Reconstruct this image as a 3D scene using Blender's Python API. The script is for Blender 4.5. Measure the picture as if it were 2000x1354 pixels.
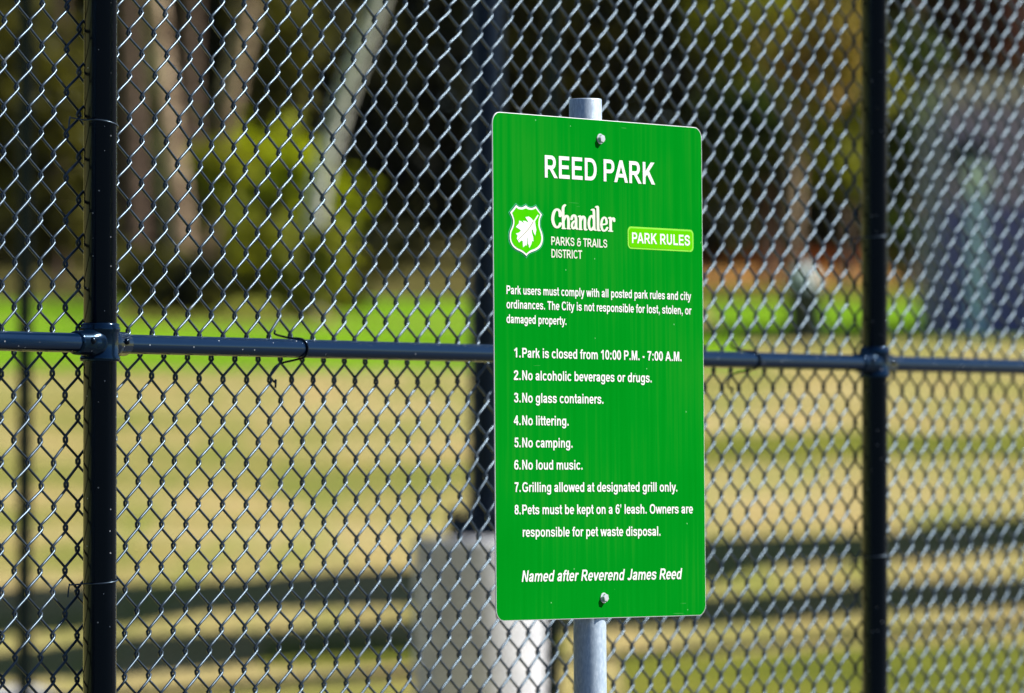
import bpy, bmesh, math, random
import numpy as np
from mathutils import Vector, Matrix, geometry

R_ = math.radians
scene = bpy.context.scene
for o in list(bpy.data.objects):
    bpy.data.objects.remove(o, do_unlink=True)
COL = scene.collection
random.seed(7)
RNG = np.random.default_rng(7)

# ------------------------------------------------------------------ camera
FPX, HOR, EYE = 11111.0, 880.0, 1.6          # focal length in pixels of the 2000 px wide frame (200 mm)
PITCH = math.atan((HOR - 677.0) / FPX)
cd = bpy.data.cameras.new('camera')
cd.sensor_width = 36.0
cd.lens = 200.0
cd.clip_start = 0.1
cd.clip_end = 3000.0
cd.dof.use_dof = True
cd.dof.focus_distance = 10.38
cd.dof.aperture_fstop = 4.0
cam = bpy.data.objects.new('camera', cd)
COL.objects.link(cam)
cam.location = (0, 0, EYE)
cam.rotation_euler = (math.pi / 2 + PITCH, 0, 0)
scene.camera = cam

# ------------------------------------------------------------------ sky and sun
SUN_EL, SUN_AZ = R_(46), R_(8)               # azimuth: from +X (right) towards +Y (away)
sdir = Vector((math.cos(SUN_EL) * math.cos(SUN_AZ), math.cos(SUN_EL) * math.sin(SUN_AZ), math.sin(SUN_EL)))
w = bpy.data.worlds.new("World")
scene.world = w
w.use_nodes = True
nt = w.node_tree
bg = nt.nodes['Background']
sky = nt.nodes.new('ShaderNodeTexSky')
sky.sky_type = 'NISHITA'
sky.sun_disc = False
sky.sun_elevation = SUN_EL
sky.sun_rotation = math.pi / 2 - SUN_AZ
nt.links.new(sky.outputs[0], bg.inputs[0])
sky.dust_density = 0.25
sky.ozone_density = 3.5
bg.inputs[1].default_value = 0.05
sl = bpy.data.lights.new('sun', 'SUN')
sl.energy = 5.0
sl.angle = R_(0.5)
sl.color = (1.0, 0.965, 0.91)
sun = bpy.data.objects.new('sun', sl)
COL.objects.link(sun)
sun.rotation_euler = sdir.to_track_quat('Z', 'Y').to_euler()
sun.location = (20, 5, 20)

vs = scene.view_settings
vs.view_transform = 'Standard'
vs.look = 'None'
vs.gamma = 1.0
vs.use_curve_mapping = False
vs.exposure = 0.74

# ------------------------------------------------------------------ helpers
FW = Vector((0, math.cos(PITCH), math.sin(PITCH)))
UP = Vector((0, -math.sin(PITCH), math.cos(PITCH)))
RT = Vector((1, 0, 0))
CAMP = Vector((0, 0, EYE))


def ray(px, py):
    return FW + RT * ((px - 1000) / FPX) + UP * ((677 - py) / FPX)


def at(px, py, Y):
    d = ray(px, py)
    return CAMP + d * (Y / d.y)


G0, G1 = -1.4335, 0.05927
YS = -G0 / G1


def gz(Y):
    return 0.0 if Y < YS else G0 + G1 * Y


def at_ground(px, py):
    d = ray(px, py)
    # z = EYE + d.z t ; Y = d.y t
    t = (G0 - EYE) / (d.z - G1 * d.y)
    return CAMP + d * t


def tag(o, label=None, cat=None, group=None, kind=None):
    if label: o['label'] = label
    if cat: o['category'] = cat
    if group: o['group'] = group
    if kind: o['kind'] = kind
    return o


def empty(name, loc, label=None, cat=None, group=None):
    o = bpy.data.objects.new(name, None)
    o.empty_display_size = 0.2
    COL.objects.link(o)
    if isinstance(loc, Matrix):
        o.matrix_world = loc
    else:
        o.location = loc
    return tag(o, label, cat, group)


def mesh_np(name, V, F, mat, parent=None, smooth=True):
    V = np.asarray(V, dtype=np.float32)
    F = np.asarray(F, dtype=np.int32)
    me = bpy.data.meshes.new(name)
    k = F.shape[1]
    me.vertices.add(len(V)); me.vertices.foreach_set('co', V.ravel())
    me.loops.add(F.size); me.loops.foreach_set('vertex_index', F.ravel())
    me.polygons.add(len(F))
    me.polygons.foreach_set('loop_start', np.arange(0, F.size, k, dtype=np.int32))
    me.polygons.foreach_set('loop_total', np.full(len(F), k, dtype=np.int32))
    me.polygons.foreach_set('use_smooth', np.full(len(F), smooth))
    me.materials.append(mat)
    me.update(calc_edges=True)
    o = bpy.data.objects.new(name, me)
    COL.objects.link(o)
    if parent: o.parent = parent
    return o


def mesh_py(name, V, F, mat, parent=None, smooth=False):
    me = bpy.data.meshes.new(name)
    me.from_pydata([tuple(v) for v in V], [], F)
    me.materials.append(mat)
    if smooth:
        me.polygons.foreach_set('use_smooth', [True] * len(me.polygons))
    me.update()
    o = bpy.data.objects.new(name, me)
    COL.objects.link(o)
    if parent: o.parent = parent
    return o


class MB:
    """collects boxes, tubes and lathes for ONE mesh"""
    def __init__(s):
        s.V, s.F, s.S = [], [], []

    def add(s, V, F, smooth):
        b = len(s.V)
        s.V += [tuple(v) for v in V]
        s.F += [[i + b for i in f] for f in F]
        s.S += [smooth] * len(F)

    def tube(s, pts, rad, n=14, caps=True, smooth=True):
        pts = [Vector(p) for p in pts]
        if not hasattr(rad, '__len__'): rad = [rad] * len(pts)
        V, F = [], []
        a = None
        for i, p in enumerate(pts):
            t = (pts[min(i + 1, len(pts) - 1)] - pts[max(i - 1, 0)]).normalized()
            if a is None:
                a = t.orthogonal().normalized()
            a = (a - t * a.dot(t)).normalized()
            b = t.cross(a)
            for k in range(n):
                q = 2 * math.pi * k / n
                V.append(p + (a * math.cos(q) + b * math.sin(q)) * rad[i])
        for i in range(len(pts) - 1):
            for k in range(n):
                F.append([i * n + k, i * n + (k + 1) % n, (i + 1) * n + (k + 1) % n, (i + 1) * n + k])
        s.add(V, F, smooth)
        if caps:
            s.add(V[:n], [list(range(n))[::-1]], False)
            s.add(V[-n:], [list(range(n))], False)
        return s

    def lathe(s, prof, origin=(0, 0, 0), axis=(0, 0, 1), n=28, smooth=True):
        """prof: (radius, height) pairs along axis"""
        o = Vector(origin); ax = Vector(axis).normalized()
        a = ax.orthogonal().normalized(); b = ax.cross(a)
        V, F = [], []
        for r, h in prof:
            for k in range(n):
                q = 2 * math.pi * k / n
                V.append(o + ax * h + (a * math.cos(q) + b * math.sin(q)) * r)
        for i in range(len(prof) - 1):
            for k in range(n):
                F.append([i * n + k, i * n + (k + 1) % n, (i + 1) * n + (k + 1) % n, (i + 1) * n + k])
        s.add(V, F, smooth)
        s.add(V[:n], [list(range(n))[::-1]], False)
        s.add(V[-n:], [list(range(n))], False)
        return s

    def box(s, lo, hi, M=None):
        x0, y0, z0 = lo; x1, y1, z1 = hi
        V = [Vector(v) for v in ((x0, y0, z0), (x1, y0, z0), (x1, y1, z0), (x0, y1, z0),
                                 (x0, y0, z1), (x1, y0, z1), (x1, y1, z1), (x0, y1, z1))]
        if M: V = [M @ v for v in V]
        s.add(V, [[0, 3, 2, 1], [4, 5, 6, 7], [0, 1, 5, 4], [1, 2, 6, 5], [2, 3, 7, 6], [3, 0, 4, 7]], False)
        return s

    def build(s, name, mat, parent=None, bevel=0):
        me = bpy.data.meshes.new(name)
        me.from_pydata(s.V, [], s.F)
        me.polygons.foreach_set('use_smooth', s.S)
        me.materials.append(mat)
        me.update()
        o = bpy.data.objects.new(name, me)
        COL.objects.link(o)
        if parent: o.parent = parent
        if bevel:
            m = o.modifiers.new('bevel', 'BEVEL'); m.width = bevel; m.segments = 2; m.limit_method = 'ANGLE'
        return o


# ------------------------------------------------------------------ materials
def new_mat(name):
    m = bpy.data.materials.new(name)
    m.use_nodes = True
    return m, m.node_tree.nodes, m.node_tree.links, m.node_tree.nodes['Principled BSDF']


def setv(p, **k):
    names = dict(base='Base Color', rough='Roughness', metal='Metallic', spec='Specular IOR Level', coat='Coat Weight',
                 coatr='Coat Roughness')
    for a, v in k.items():
        p.inputs[names[a]].default_value = (*v, 1) if a == 'base' else v


def ramp(nodes, stops):
    r = nodes.new('ShaderNodeValToRGB')
    e = r.color_ramp.elements
    while len(e) < len(stops): e.new(0.5)
    for i, (p, c) in enumerate(stops):
        e[i].position = p; e[i].color = (*c, 1)
    return r


def noise_mat(name, scale, stops, rough=0.8, detail=4, bump=0.0, coords='Object', stretch=None, spec=0.3, metal=0.0,
              bscale=None, roughness=0.55):
    m, n, l, p = new_mat(name)
    tc = n.new('ShaderNodeTexCoord')
    src = tc.outputs[coords]
    if stretch:
        mp = n.new('ShaderNodeMapping'); mp.inputs['Scale'].default_value = stretch
        l.new(src, mp.inputs[0]); src = mp.outputs[0]
    t = n.new('ShaderNodeTexNoise'); t.inputs['Scale'].default_value = scale; t.inputs['Detail'].default_value = detail
    t.inputs['Roughness'].default_value = roughness
    l.new(src, t.inputs['Vector'])
    r = ramp(n, stops)
    l.new(t.outputs['Fac'], r.inputs[0]); l.new(r.outputs[0], p.inputs['Base Color'])
    setv(p, rough=rough, spec=spec, metal=metal)
    if bump:
        t2 = n.new('ShaderNodeTexNoise'); t2.inputs['Scale'].default_value = bscale or scale * 3
        t2.inputs['Detail'].default_value = 5
        l.new(src, t2.inputs['Vector'])
        b = n.new('ShaderNodeBump'); b.inputs['Strength'].default_value = bump; b.inputs['Distance'].default_value = 0.01
        l.new(t2.outputs['Fac'], b.inputs['Height']); l.new(b.outputs[0], p.inputs['Normal'])
    return m


def black_paint(name, base, rough, speck=0.12, spec=0.7, ior=1.5, tint=(0.30, 0.62, 1.0)):
    """glossy black powder coat with scuffs and pale flecks"""
    m, n, l, p = new_mat(name)
    tc = n.new('ShaderNodeTexCoord')
    v = n.new('ShaderNodeTexVoronoi'); v.inputs['Scale'].default_value = 95
    l.new(tc.outputs['Object'], v.inputs['Vector'])
    t = n.new('ShaderNodeTexNoise'); t.inputs['Scale'].default_value = 16; t.inputs['Detail'].default_value = 3
    l.new(tc.outputs['Object'], t.inputs['Vector'])
    # a fleck only where the voronoi distance is small and its cell's own random number is high
    a = n.new('ShaderNodeMath'); a.operation = 'LESS_THAN'; a.inputs[1].default_value = speck
    l.new(v.outputs['Distance'], a.inputs[0])
    b = n.new('ShaderNodeSeparateColor'); l.new(v.outputs['Color'], b.inputs[0])
    c = n.new('ShaderNodeMath'); c.operation = 'GREATER_THAN'; c.inputs[1].default_value = 0.86
    l.new(b.outputs[0], c.inputs[0])
    d = n.new('ShaderNodeMath'); d.operation = 'MULTIPLY'
    l.new(a.outputs[0], d.inputs[0]); l.new(c.outputs[0], d.inputs[1])
    mix = n.new('ShaderNodeMix'); mix.data_type = 'RGBA'
    mix.inputs[6].default_value = (*base, 1); mix.inputs[7].default_value = (0.55, 0.57, 0.6, 1)
    l.new(d.outputs[0], mix.inputs[0]); l.new(mix.outputs[2], p.inputs['Base Color'])
    mr = n.new('ShaderNodeMapRange'); mr.inputs[3].default_value = rough; mr.inputs[4].default_value = rough + 0.14
    l.new(t.outputs['Fac'], mr.inputs[0]); l.new(mr.outputs[0], p.inputs['Roughness'])
    t3 = n.new('ShaderNodeTexNoise'); t3.inputs['Scale'].default_value = 130; t3.inputs['Detail'].default_value = 2
    l.new(tc.outputs['Object'], t3.inputs['Vector'])
    bp = n.new('ShaderNodeBump'); bp.inputs['Strength'].default_value = 0.03; bp.inputs['Distance'].default_value = 0.002
    l.new(t3.outputs['Fac'], bp.inputs['Height']); l.new(bp.outputs[0], p.inputs['Normal'])
    setv(p, spec=spec)
    p.inputs['IOR'].default_value = ior
    p.inputs['Specular Tint'].default_value = (*tint, 1)  # sky blue of the sheen is put into this tint
    return m


M = {}
M['black'] = black_paint('black_powder_coat', (0.0014, 0.0022, 0.0040), 0.09, spec=0.55, tint=(0.42, 0.68, 1.0))
M['rail'] = black_paint('sky_tinted_black_coat', (0.0014, 0.0095, 0.030), 0.07, spec=0.9)  # reflected sky blue put into the base colour of black paint
M['clamp'] = black_paint('glossy_black_casting', (0.0012, 0.0055, 0.016), 0.05, spec=1.0)  # some of the sky's blue sits in this base too
M['black_far'] = black_paint('black_pole_paint', (0.003, 0.005, 0.012), 0.3, 0.0, 0.35, 1.5)
mw, n, l, p = new_mat('black_coated_wire')
setv(p, base=(0.05, 0.06, 0.075), rough=0.34, spec=0.8)
p.inputs['IOR'].default_value = 1.58
p.inputs['Specular Tint'].default_value = (0.52, 0.77, 1.0, 1)  # bluish sky glint put into the tint of the wire
tc = n.new('ShaderNodeTexCoord')
t = n.new('ShaderNodeTexNoise'); t.inputs['Scale'].default_value = 22; t.inputs['Detail'].default_value = 3
l.new(tc.outputs['Object'], t.inputs['Vector'])
r = ramp(n, [(0.35, (0.014, 0.020, 0.032)), (0.62, (0.030, 0.042, 0.060)), (0.77, (0.17, 0.19, 0.21))])
l.new(t.outputs['Fac'], r.inputs[0]); l.new(r.outputs[0], p.inputs['Base Color'])
M['wire'] = mw
M['galv'] = noise_mat('galvanised_steel', 260, [(0.3, (0.42, 0.52, 0.63)), (0.52, (0.53, 0.63, 0.73)), (0.72, (0.70, 0.79, 0.88))],
                      rough=0.40, metal=0.35, spec=0.5, detail=3, stretch=(1, 0.35, 1), bump=0.1)
M['seam'] = noise_mat('weld_seam', 90, [(0.3, (0.05, 0.055, 0.06)), (0.7, (0.12, 0.125, 0.13))], rough=0.6, metal=0.5)
M['bolt'] = noise_mat('zinc_bolt', 120, [(0.3, (0.66, 0.70, 0.76)), (0.7, (0.86, 0.89, 0.93))], rough=0.30, metal=0.5)

# sign face: printed green sheet with faint vertical streaks, dust flecks and small scuffs
ms, n, l, p = new_mat('green_sign_sheet')
tc = n.new('ShaderNodeTexCoord')
mp = n.new('ShaderNodeMapping'); mp.inputs['Scale'].default_value = (95, 2.2, 1)
l.new(tc.outputs['Object'], mp.inputs[0])
t = n.new('ShaderNodeTexNoise'); t.inputs['Scale'].default_value = 1.0; t.inputs['Detail'].default_value = 5
l.new(mp.outputs[0], t.inputs['Vector'])
t2 = n.new('ShaderNodeTexNoise'); t2.inputs['Scale'].default_value = 3.2; t2.inputs['Detail'].default_value = 3
l.new(tc.outputs['Object'], t2.inputs['Vector'])
mul = n.new('ShaderNodeMath'); mul.operation = 'MULTIPLY'
l.new(t.outputs['Fac'], mul.inputs[0]); l.new(t2.outputs['Fac'], mul.inputs[1])
r = ramp(n, [(0.12, (0.0002, 0.215, 0.008)), (0.25, (0.0006, 0.232, 0.010)), (0.40, (0.008, 0.244, 0.012))])
l.new(mul.outputs[0], r.inputs[0])
v = n.new('ShaderNodeTexVoronoi'); v.inputs['Scale'].default_value = 60
l.new(tc.outputs['Object'], v.inputs['Vector'])
a = n.new('ShaderNodeMath'); a.operation = 'LESS_THAN'; a.inputs[1].default_value = 0.085
l.new(v.outputs['Distance'], a.inputs[0])
b = n.new('ShaderNodeSeparateColor'); l.new(v.outputs['Color'], b.inputs[0])
c = n.new('ShaderNodeMath'); c.operation = 'GREATER_THAN'; c.inputs[1].default_value = 0.95
l.new(b.outputs[0], c.inputs[0])
d = n.new('ShaderNodeMath'); d.operation = 'MULTIPLY'
l.new(a.outputs[0], d.inputs[0]); l.new(c.outputs[0], d.inputs[1])
mix = n.new('ShaderNodeMix'); mix.data_type = 'RGBA'
# sparse hairline scratches
mps = n.new('ShaderNodeMapping'); mps.inputs['Scale'].default_value = (16, 340, 1); mps.inputs['Rotation'].default_value = (0, 0, R_(-38))
l.new(tc.outputs['Object'], mps.inputs[0])
ts = n.new('ShaderNodeTexNoise'); ts.inputs['Scale'].default_value = 1.0; ts.inputs['Detail'].default_value = 0
l.new(mps.outputs[0], ts.inputs['Vector'])
tm = n.new('ShaderNodeTexNoise'); tm.inputs['Scale'].default_value = 11; tm.inputs['Detail'].default_value = 1
l.new(tc.outputs['Object'], tm.inputs['Vector'])
g1 = n.new('ShaderNodeMath'); g1.operation = 'GREATER_THAN'; g1.inputs[1].default_value = 0.80; l.new(ts.outputs['Fac'], g1.inputs[0])
g2 = n.new('ShaderNodeMath'); g2.operation = 'GREATER_THAN'; g2.inputs[1].default_value = 0.64; l.new(tm.outputs['Fac'], g2.inputs[0])
g3 = n.new('ShaderNodeMath'); g3.operation = 'MULTIPLY'; l.new(g1.outputs[0], g3.inputs[0]); l.new(g2.outputs[0], g3.inputs[1])
g4 = n.new('ShaderNodeMath'); g4.operation = 'MULTIPLY'; l.new(g3.outputs[0], g4.inputs[0]); g4.inputs[1].default_value = 0.22
mxm = n.new('ShaderNodeMath'); mxm.operation = 'MAXIMUM'; l.new(g4.outputs[0], mxm.inputs[0]); l.new(d.outputs[0], mxm.inputs[1])
l.new(mxm.outputs[0], mix.inputs[0]); l.new(r.outputs[0], mix.inputs[6]); mix.inputs[7].default_value = (0.16, 0.45, 0.18, 1)
l.new(mix.outputs[2], p.inputs['Base Color'])
setv(p, rough=0.55, spec=0.0)
M['sign'] = ms
M['sign_edge'] = noise_mat('aluminium_edge', 40, [(0.3, (0.75, 0.77, 0.78)), (0.7, (0.85, 0.86, 0.86))], rough=0.4, metal=0.2)
M['white_ink'] = noise_mat('white_sign_ink', 60, [(0.3, (0.80, 0.80, 0.77)), (0.7, (0.86, 0.86, 0.84))], rough=0.5, spec=0.0)
M['cream_ink'] = noise_mat('cream_sign_ink', 60, [(0.3, (0.70, 0.74, 0.60)), (0.7, (0.76, 0.79, 0.66))], rough=0.5, spec=0.0)
M['lime_ink'] = noise_mat('lime_sign_ink', 18, [(0.35, (0.045, 0.52, 0.002)), (0.65, (0.085, 0.56, 0.003))], rough=0.5, spec=0.0)
M['lime_edge_ink'] = noise_mat('pale_lime_sign_ink', 30, [(0.3, (0.24, 0.70, 0.06)), (0.7, (0.29, 0.74, 0.08))], rough=0.5, spec=0.0)
M['teal_ink'] = noise_mat('mint_sign_ink', 30, [(0.3, (0.07, 0.50, 0.25)), (0.7, (0.10, 0.54, 0.29))], rough=0.5, spec=0.0)
M['dark_ink'] = noise_mat('dark_green_sign_ink', 30, [(0.3, (0.003, 0.13, 0.03)), (0.7, (0.004, 0.16, 0.035))], rough=0.5, spec=0.0)
M['vein_ink'] = noise_mat('olive_sign_ink', 30, [(0.3, (0.16, 0.18, 0.02)), (0.7, (0.2, 0.2, 0.03))], rough=0.5, spec=0.0)

# tan dormant lawn with greener patches
mg, n, l, p = new_mat('dormant_lawn')
tc = n.new('ShaderNodeTexCoord')
t = n.new('ShaderNodeTexNoise'); t.inputs['Scale'].default_value = 0.30; t.inputs['Detail'].default_value = 6
t.inputs['Roughness'].default_value = 0.62
l.new(tc.outputs['Object'], t.inputs['Vector'])
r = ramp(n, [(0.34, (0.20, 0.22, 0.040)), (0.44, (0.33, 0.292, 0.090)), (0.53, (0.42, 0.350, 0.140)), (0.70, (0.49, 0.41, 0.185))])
l.new(t.outputs['Fac'], r.inputs[0])
t2 = n.new('ShaderNodeTexNoise'); t2.inputs['Scale'].default_value = 9; t2.inputs['Detail'].default_value = 6
l.new(tc.outputs['Object'], t2.inputs['Vector'])
mx = n.new('ShaderNodeMix'); mx.data_type = 'RGBA'; mx.blend_type = 'MULTIPLY'; mx.inputs[0].default_value = 0.55
r2 = ramp(n, [(0.3, (0.62, 0.6, 0.55)), (0.7, (1, 1, 1))])
l.new(t2.outputs['Fac'], r2.inputs[0])
l.new(r.outputs[0], mx.inputs[6]); l.new(r2.outputs[0], mx.inputs[7])
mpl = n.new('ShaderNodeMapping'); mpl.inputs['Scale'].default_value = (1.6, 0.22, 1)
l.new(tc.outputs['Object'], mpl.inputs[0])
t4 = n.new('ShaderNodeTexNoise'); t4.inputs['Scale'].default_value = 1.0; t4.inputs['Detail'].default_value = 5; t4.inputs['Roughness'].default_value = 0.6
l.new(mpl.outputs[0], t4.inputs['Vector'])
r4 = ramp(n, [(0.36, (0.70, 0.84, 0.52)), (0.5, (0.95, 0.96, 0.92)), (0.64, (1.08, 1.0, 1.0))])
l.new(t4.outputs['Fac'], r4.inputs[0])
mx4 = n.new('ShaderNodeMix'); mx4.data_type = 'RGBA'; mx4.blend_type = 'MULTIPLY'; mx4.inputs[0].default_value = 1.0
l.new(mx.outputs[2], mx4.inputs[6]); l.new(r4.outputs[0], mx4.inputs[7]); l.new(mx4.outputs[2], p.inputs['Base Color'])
setv(p, rough=0.95, spec=0.1)
bp = n.new('ShaderNodeBump'); bp.inputs['Strength'].default_value = 0.5; bp.inputs['Distance'].default_value = 0.05
l.new(t2.outputs['Fac'], bp.inputs['Height']); l.new(bp.outputs[0], p.inputs['Normal'])
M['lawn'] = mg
M['green_lawn'] = noise_mat('green_lawn', 0.8, [(0.3, (0.10, 0.21, 0.002)), (0.5, (0.145, 0.30, 0.003)), (0.7, (0.21, 0.35, 0.004))],
                            rough=0.95, spec=0.1, bump=0.5, bscale=9)
M['litter'] = noise_mat('leaf_litter_ground', 0.7, [(0.3, (0.05, 0.045, 0.014)), (0.5, (0.10, 0.09, 0.02)), (0.7, (0.15, 0.12, 0.035))],
                        rough=0.95, spec=0.1, bump=0.5, bscale=7)
M['olive_ground'] = noise_mat('olive_rough_grass', 0.8, [(0.3, (0.085, 0.105, 0.008)), (0.5, (0.145, 0.16, 0.015)), (0.7, (0.20, 0.19, 0.028))],
                              rough=0.95, spec=0.1, bump=0.5, bscale=7)
M['concrete'] = noise_mat('concrete', 5, [(0.3, (0.50, 0.51, 0.57)), (0.5, (0.70, 0.71, 0.77)), (0.75, (0.78, 0.79, 0.84))],
                          rough=0.85, spec=0.3, bump=0.3, bscale=40)
M['path'] = noise_mat('path_concrete', 3, [(0.3, (0.36, 0.37, 0.40)), (0.7, (0.46, 0.47, 0.50))], rough=0.9, bump=0.2, bscale=40)


def leaf_mat(name, c0, c1, c2, scale=0.9, trans=0.45):
    m, n, l, p = new_mat(name)
    tc = n.new('ShaderNodeTexCoord')
    t = n.new('ShaderNodeTexNoise'); t.inputs['Scale'].default_value = scale; t.inputs['Detail'].default_value = 4
    l.new(tc.outputs['Object'], t.inputs['Vector'])
    r = ramp(n, [(0.35, c0), (0.5, c1), (0.65, c2)])
    l.new(t.outputs['Fac'], r.inputs[0])
    l.new(r.outputs[0], p.inputs['Base Color'])
    setv(p, rough=0.6, spec=0.25)
    tr = n.new('ShaderNodeBsdfTranslucent')
    l.new(r.outputs[0], tr.inputs[0])
    ms_ = n.new('ShaderNodeMixShader'); ms_.inputs[0].default_value = trans
    out = n['Material Output']
    l.new(p.outputs[0], ms_.inputs[1]); l.new(tr.outputs[0], ms_.inputs[2]); l.new(ms_.outputs[0], out.inputs[0])
    return m


M['leaf_dark'] = leaf_mat('dark_evergreen_leaves', (0.006, 0.010, 0.004), (0.026, 0.030, 0.007), (0.13, 0.12, 0.015))
M['leaf_olive'] = leaf_mat('olive_leaves', (0.05, 0.05, 0.006), (0.125, 0.118, 0.011), (0.21, 0.19, 0.016))
M['leaf_yellow'] = leaf_mat('yellow_green_leaves', (0.28, 0.32, 0.004), (0.46, 0.52, 0.007), (0.55, 0.55, 0.02))
M['leaf_lime'] = leaf_mat('lime_olive_leaves', (0.15, 0.165, 0.005), (0.25, 0.265, 0.008), (0.34, 0.33, 0.018))
M['leaf_green'] = leaf_mat('mid_green_leaves', (0.04, 0.07, 0.008), (0.07, 0.11, 0.012), (0.10, 0.15, 0.02))
M['leaf_autumn'] = leaf_mat('autumn_leaves', (0.27, 0.22, 0.02), (0.38, 0.27, 0.05), (0.46, 0.25, 0.10))
M['leaf_russet'] = leaf_mat('russet_leaves', (0.05, 0.022, 0.015), (0.09, 0.03, 0.02), (0.12, 0.05, 0.025))
M['bark_brown'] = noise_mat('brown_bark', 3.2, [(0.36, (0.075, 0.048, 0.030)), (0.48, (0.27, 0.175, 0.115)), (0.62, (0.55, 0.40, 0.28))],
                            rough=0.9, bump=0.6, stretch=(1, 1, 0.5), roughness=0.7)
M['bark_dark'] = noise_mat('dark_bark', 7, [(0.3, (0.06, 0.036, 0.026)), (0.5, (0.13, 0.085, 0.06)), (0.7, (0.22, 0.15, 0.11))],
                           rough=0.9, bump=0.6, stretch=(1, 1, 0.25))
M['bark_white'] = noise_mat('white_bark', 5, [(0.33, (0.40, 0.36, 0.35)), (0.45, (0.66, 0.61, 0.60)), (0.7, (0.80, 0.74, 0.74))],
                            rough=0.8, bump=0.3, stretch=(1, 1, 0.5))
M['shed_wall'] = noise_mat('mauve_grey_cladding', 3, [(0.3, (0.24, 0.21, 0.36)), (0.7, (0.32, 0.28, 0.45))], rough=0.7)
M['shed_trim'] = noise_mat('pale_mauve_fascia', 3, [(0.3, (0.42, 0.38, 0.42)), (0.7, (0.50, 0.46, 0.5))], rough=0.6)
M['shed_roof'] = noise_mat('dark_roof', 4, [(0.3, (0.05, 0.04, 0.045)), (0.7, (0.09, 0.07, 0.075))], rough=0.8)
M['pale_blue'] = noise_mat('pale_blue_paint', 4, [(0.3, (0.36, 0.56, 0.85)), (0.7, (0.45, 0.65, 0.92))], rough=0.5)
M['dark_green'] = noise_mat('dark_green_plastic', 6, [(0.3, (0.010, 0.022, 0.030)), (0.7, (0.016, 0.034, 0.042))], rough=0.5)
M['teal_lid'] = noise_mat('pale_teal_plastic', 6, [(0.3, (0.60, 0.78, 0.78)), (0.7, (0.7, 0.86, 0.85))], rough=0.45)
M['rust_brick'] = noise_mat('rust_brown_brick', 6, [(0.3, (0.34, 0.10, 0.025)), (0.5, (0.46, 0.15, 0.035)), (0.7, (0.52, 0.20, 0.05))], rough=0.9)
M['brick_cap'] = noise_mat('dark_brick_cap', 6, [(0.3, (0.12, 0.05, 0.025)), (0.7, (0.17, 0.07, 0.03))], rough=0.9)

# ------------------------------------------------------------------ ground
def strip(name, pts, mat, lift, kind='structure'):
    V = [(x, y, gz(y) + lift) for x, y in pts]
    return tag(mesh_py(name, V, [list(range(len(V)))], mat), kind=kind)


ys = [-40, 5, 15, YS, 30, 40, 55, 75, 100, 140, 200, 320, 520]
V, F = [], []
for y in ys:
    for x in (-220, -60, -12, 0, 12, 60, 220):
        V.append((x, y, gz(y)))
for i in range(len(ys) - 1):
    for k in range(6):
        F.append([i * 7 + k, i * 7 + k + 1, (i + 1) * 7 + k + 1, (i + 1) * 7 + k])
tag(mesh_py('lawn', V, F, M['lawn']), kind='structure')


def wavy(x0, x1, ya, yb, nx=40, amp=0.5, seed=1):
    rr = random.Random(seed)
    ph = [rr.random() * 6 for _ in range(4)]
    def wv(x, s): return amp * (0.5 * math.sin(x * 0.8 + ph[s]) + 0.3 * math.sin(x * 2.1 + ph[s + 1]))
    lo = [(x0 + (x1 - x0) * i / nx, 0) for i in range(nx + 1)]
    a = [(x, ya + wv(x, 0)) for x, _ in lo]
    b = [(x, yb + wv(x, 2)) for x, _ in reversed(lo)]
    return a + b


strip('green_grass_strip', wavy(-40, 3.0, 67.2, 81.5, seed=2), M['green_lawn'], 0.012)
strip('green_grass_strip', wavy(-2.6, -0.4, 82.4, 98.0, amp=0.2, nx=8, seed=8), M['green_lawn'], 0.012)
strip('green_grass_strip', wavy(-14, -6.1, 82.4, 95.0, amp=0.2, seed=9), M['green_lawn'], 0.012)
strip('rough_grass', wavy(-6.0, -2.7, 82.2, 92.6, amp=0.2, nx=14, seed=10), M['olive_ground'], 0.012)
strip('green_grass_strip', wavy(3.0, 40, 75.6, 90.5, amp=0.3, seed=3), M['green_lawn'], 0.012)
strip('rough_grass', wavy(3.0, 40, 91.0, 100.0, amp=0.2, seed=4), M['olive_ground'], 0.010)
strip('mulch_bed', wavy(3.0, 40, 100.2, 109.0, amp=0.1, seed=14), noise_mat('orange_mulch', 0.9, [(0.3, (0.22, 0.10, 0.025)), (0.5, (0.36, 0.18, 0.05)), (0.7, (0.44, 0.26, 0.08))], rough=0.95, spec=0.1, bump=0.5, bscale=8), 0.030)
strip('woodland_floor', wavy(-60, 60, 104.2, 190, seed=5, amp=0.1), M['litter'], 0.008)
strip('woodland_floor', wavy(-60, 3.0, 92.0, 106, seed=6, amp=0.6), M['litter'], 0.020)
strip('rough_grass', wavy(0.6, 9, 27.5, 32.4, amp=0.8, nx=24, seed=21), M['olive_ground'], 0.010)
strip('rough_grass', wavy(-1.4, 0.3, 31.6, 32.9, amp=0.5, nx=10, seed=22), M['olive_ground'], 0.010)
strip('rough_grass', wavy(1.6, 5.5, 49.5, 53.5, amp=0.9, nx=14, seed=23), M['olive_ground'], 0.010)
# concrete path end at the lower left
pth = [(-14, 28.2), (-2.45, 28.5), (-2.15, 29.2), (-2.5, 30.0), (-14, 29.7)]
strip('concrete_path', pth, M['path'], 0.012)

strip('asphalt', [(-60, -38), (60, -38), (60, 23.5), (7.2, 23.5), (-1.8, 9.0), (-60, 9.0)], noise_mat('asphalt', 30, [(0.3, (0.035, 0.036, 0.038)), (0.7, (0.06, 0.06, 0.062))], rough=0.9), 0.004)  # unseen ground, carried up to the fence so the posts reflect less lawn

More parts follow.
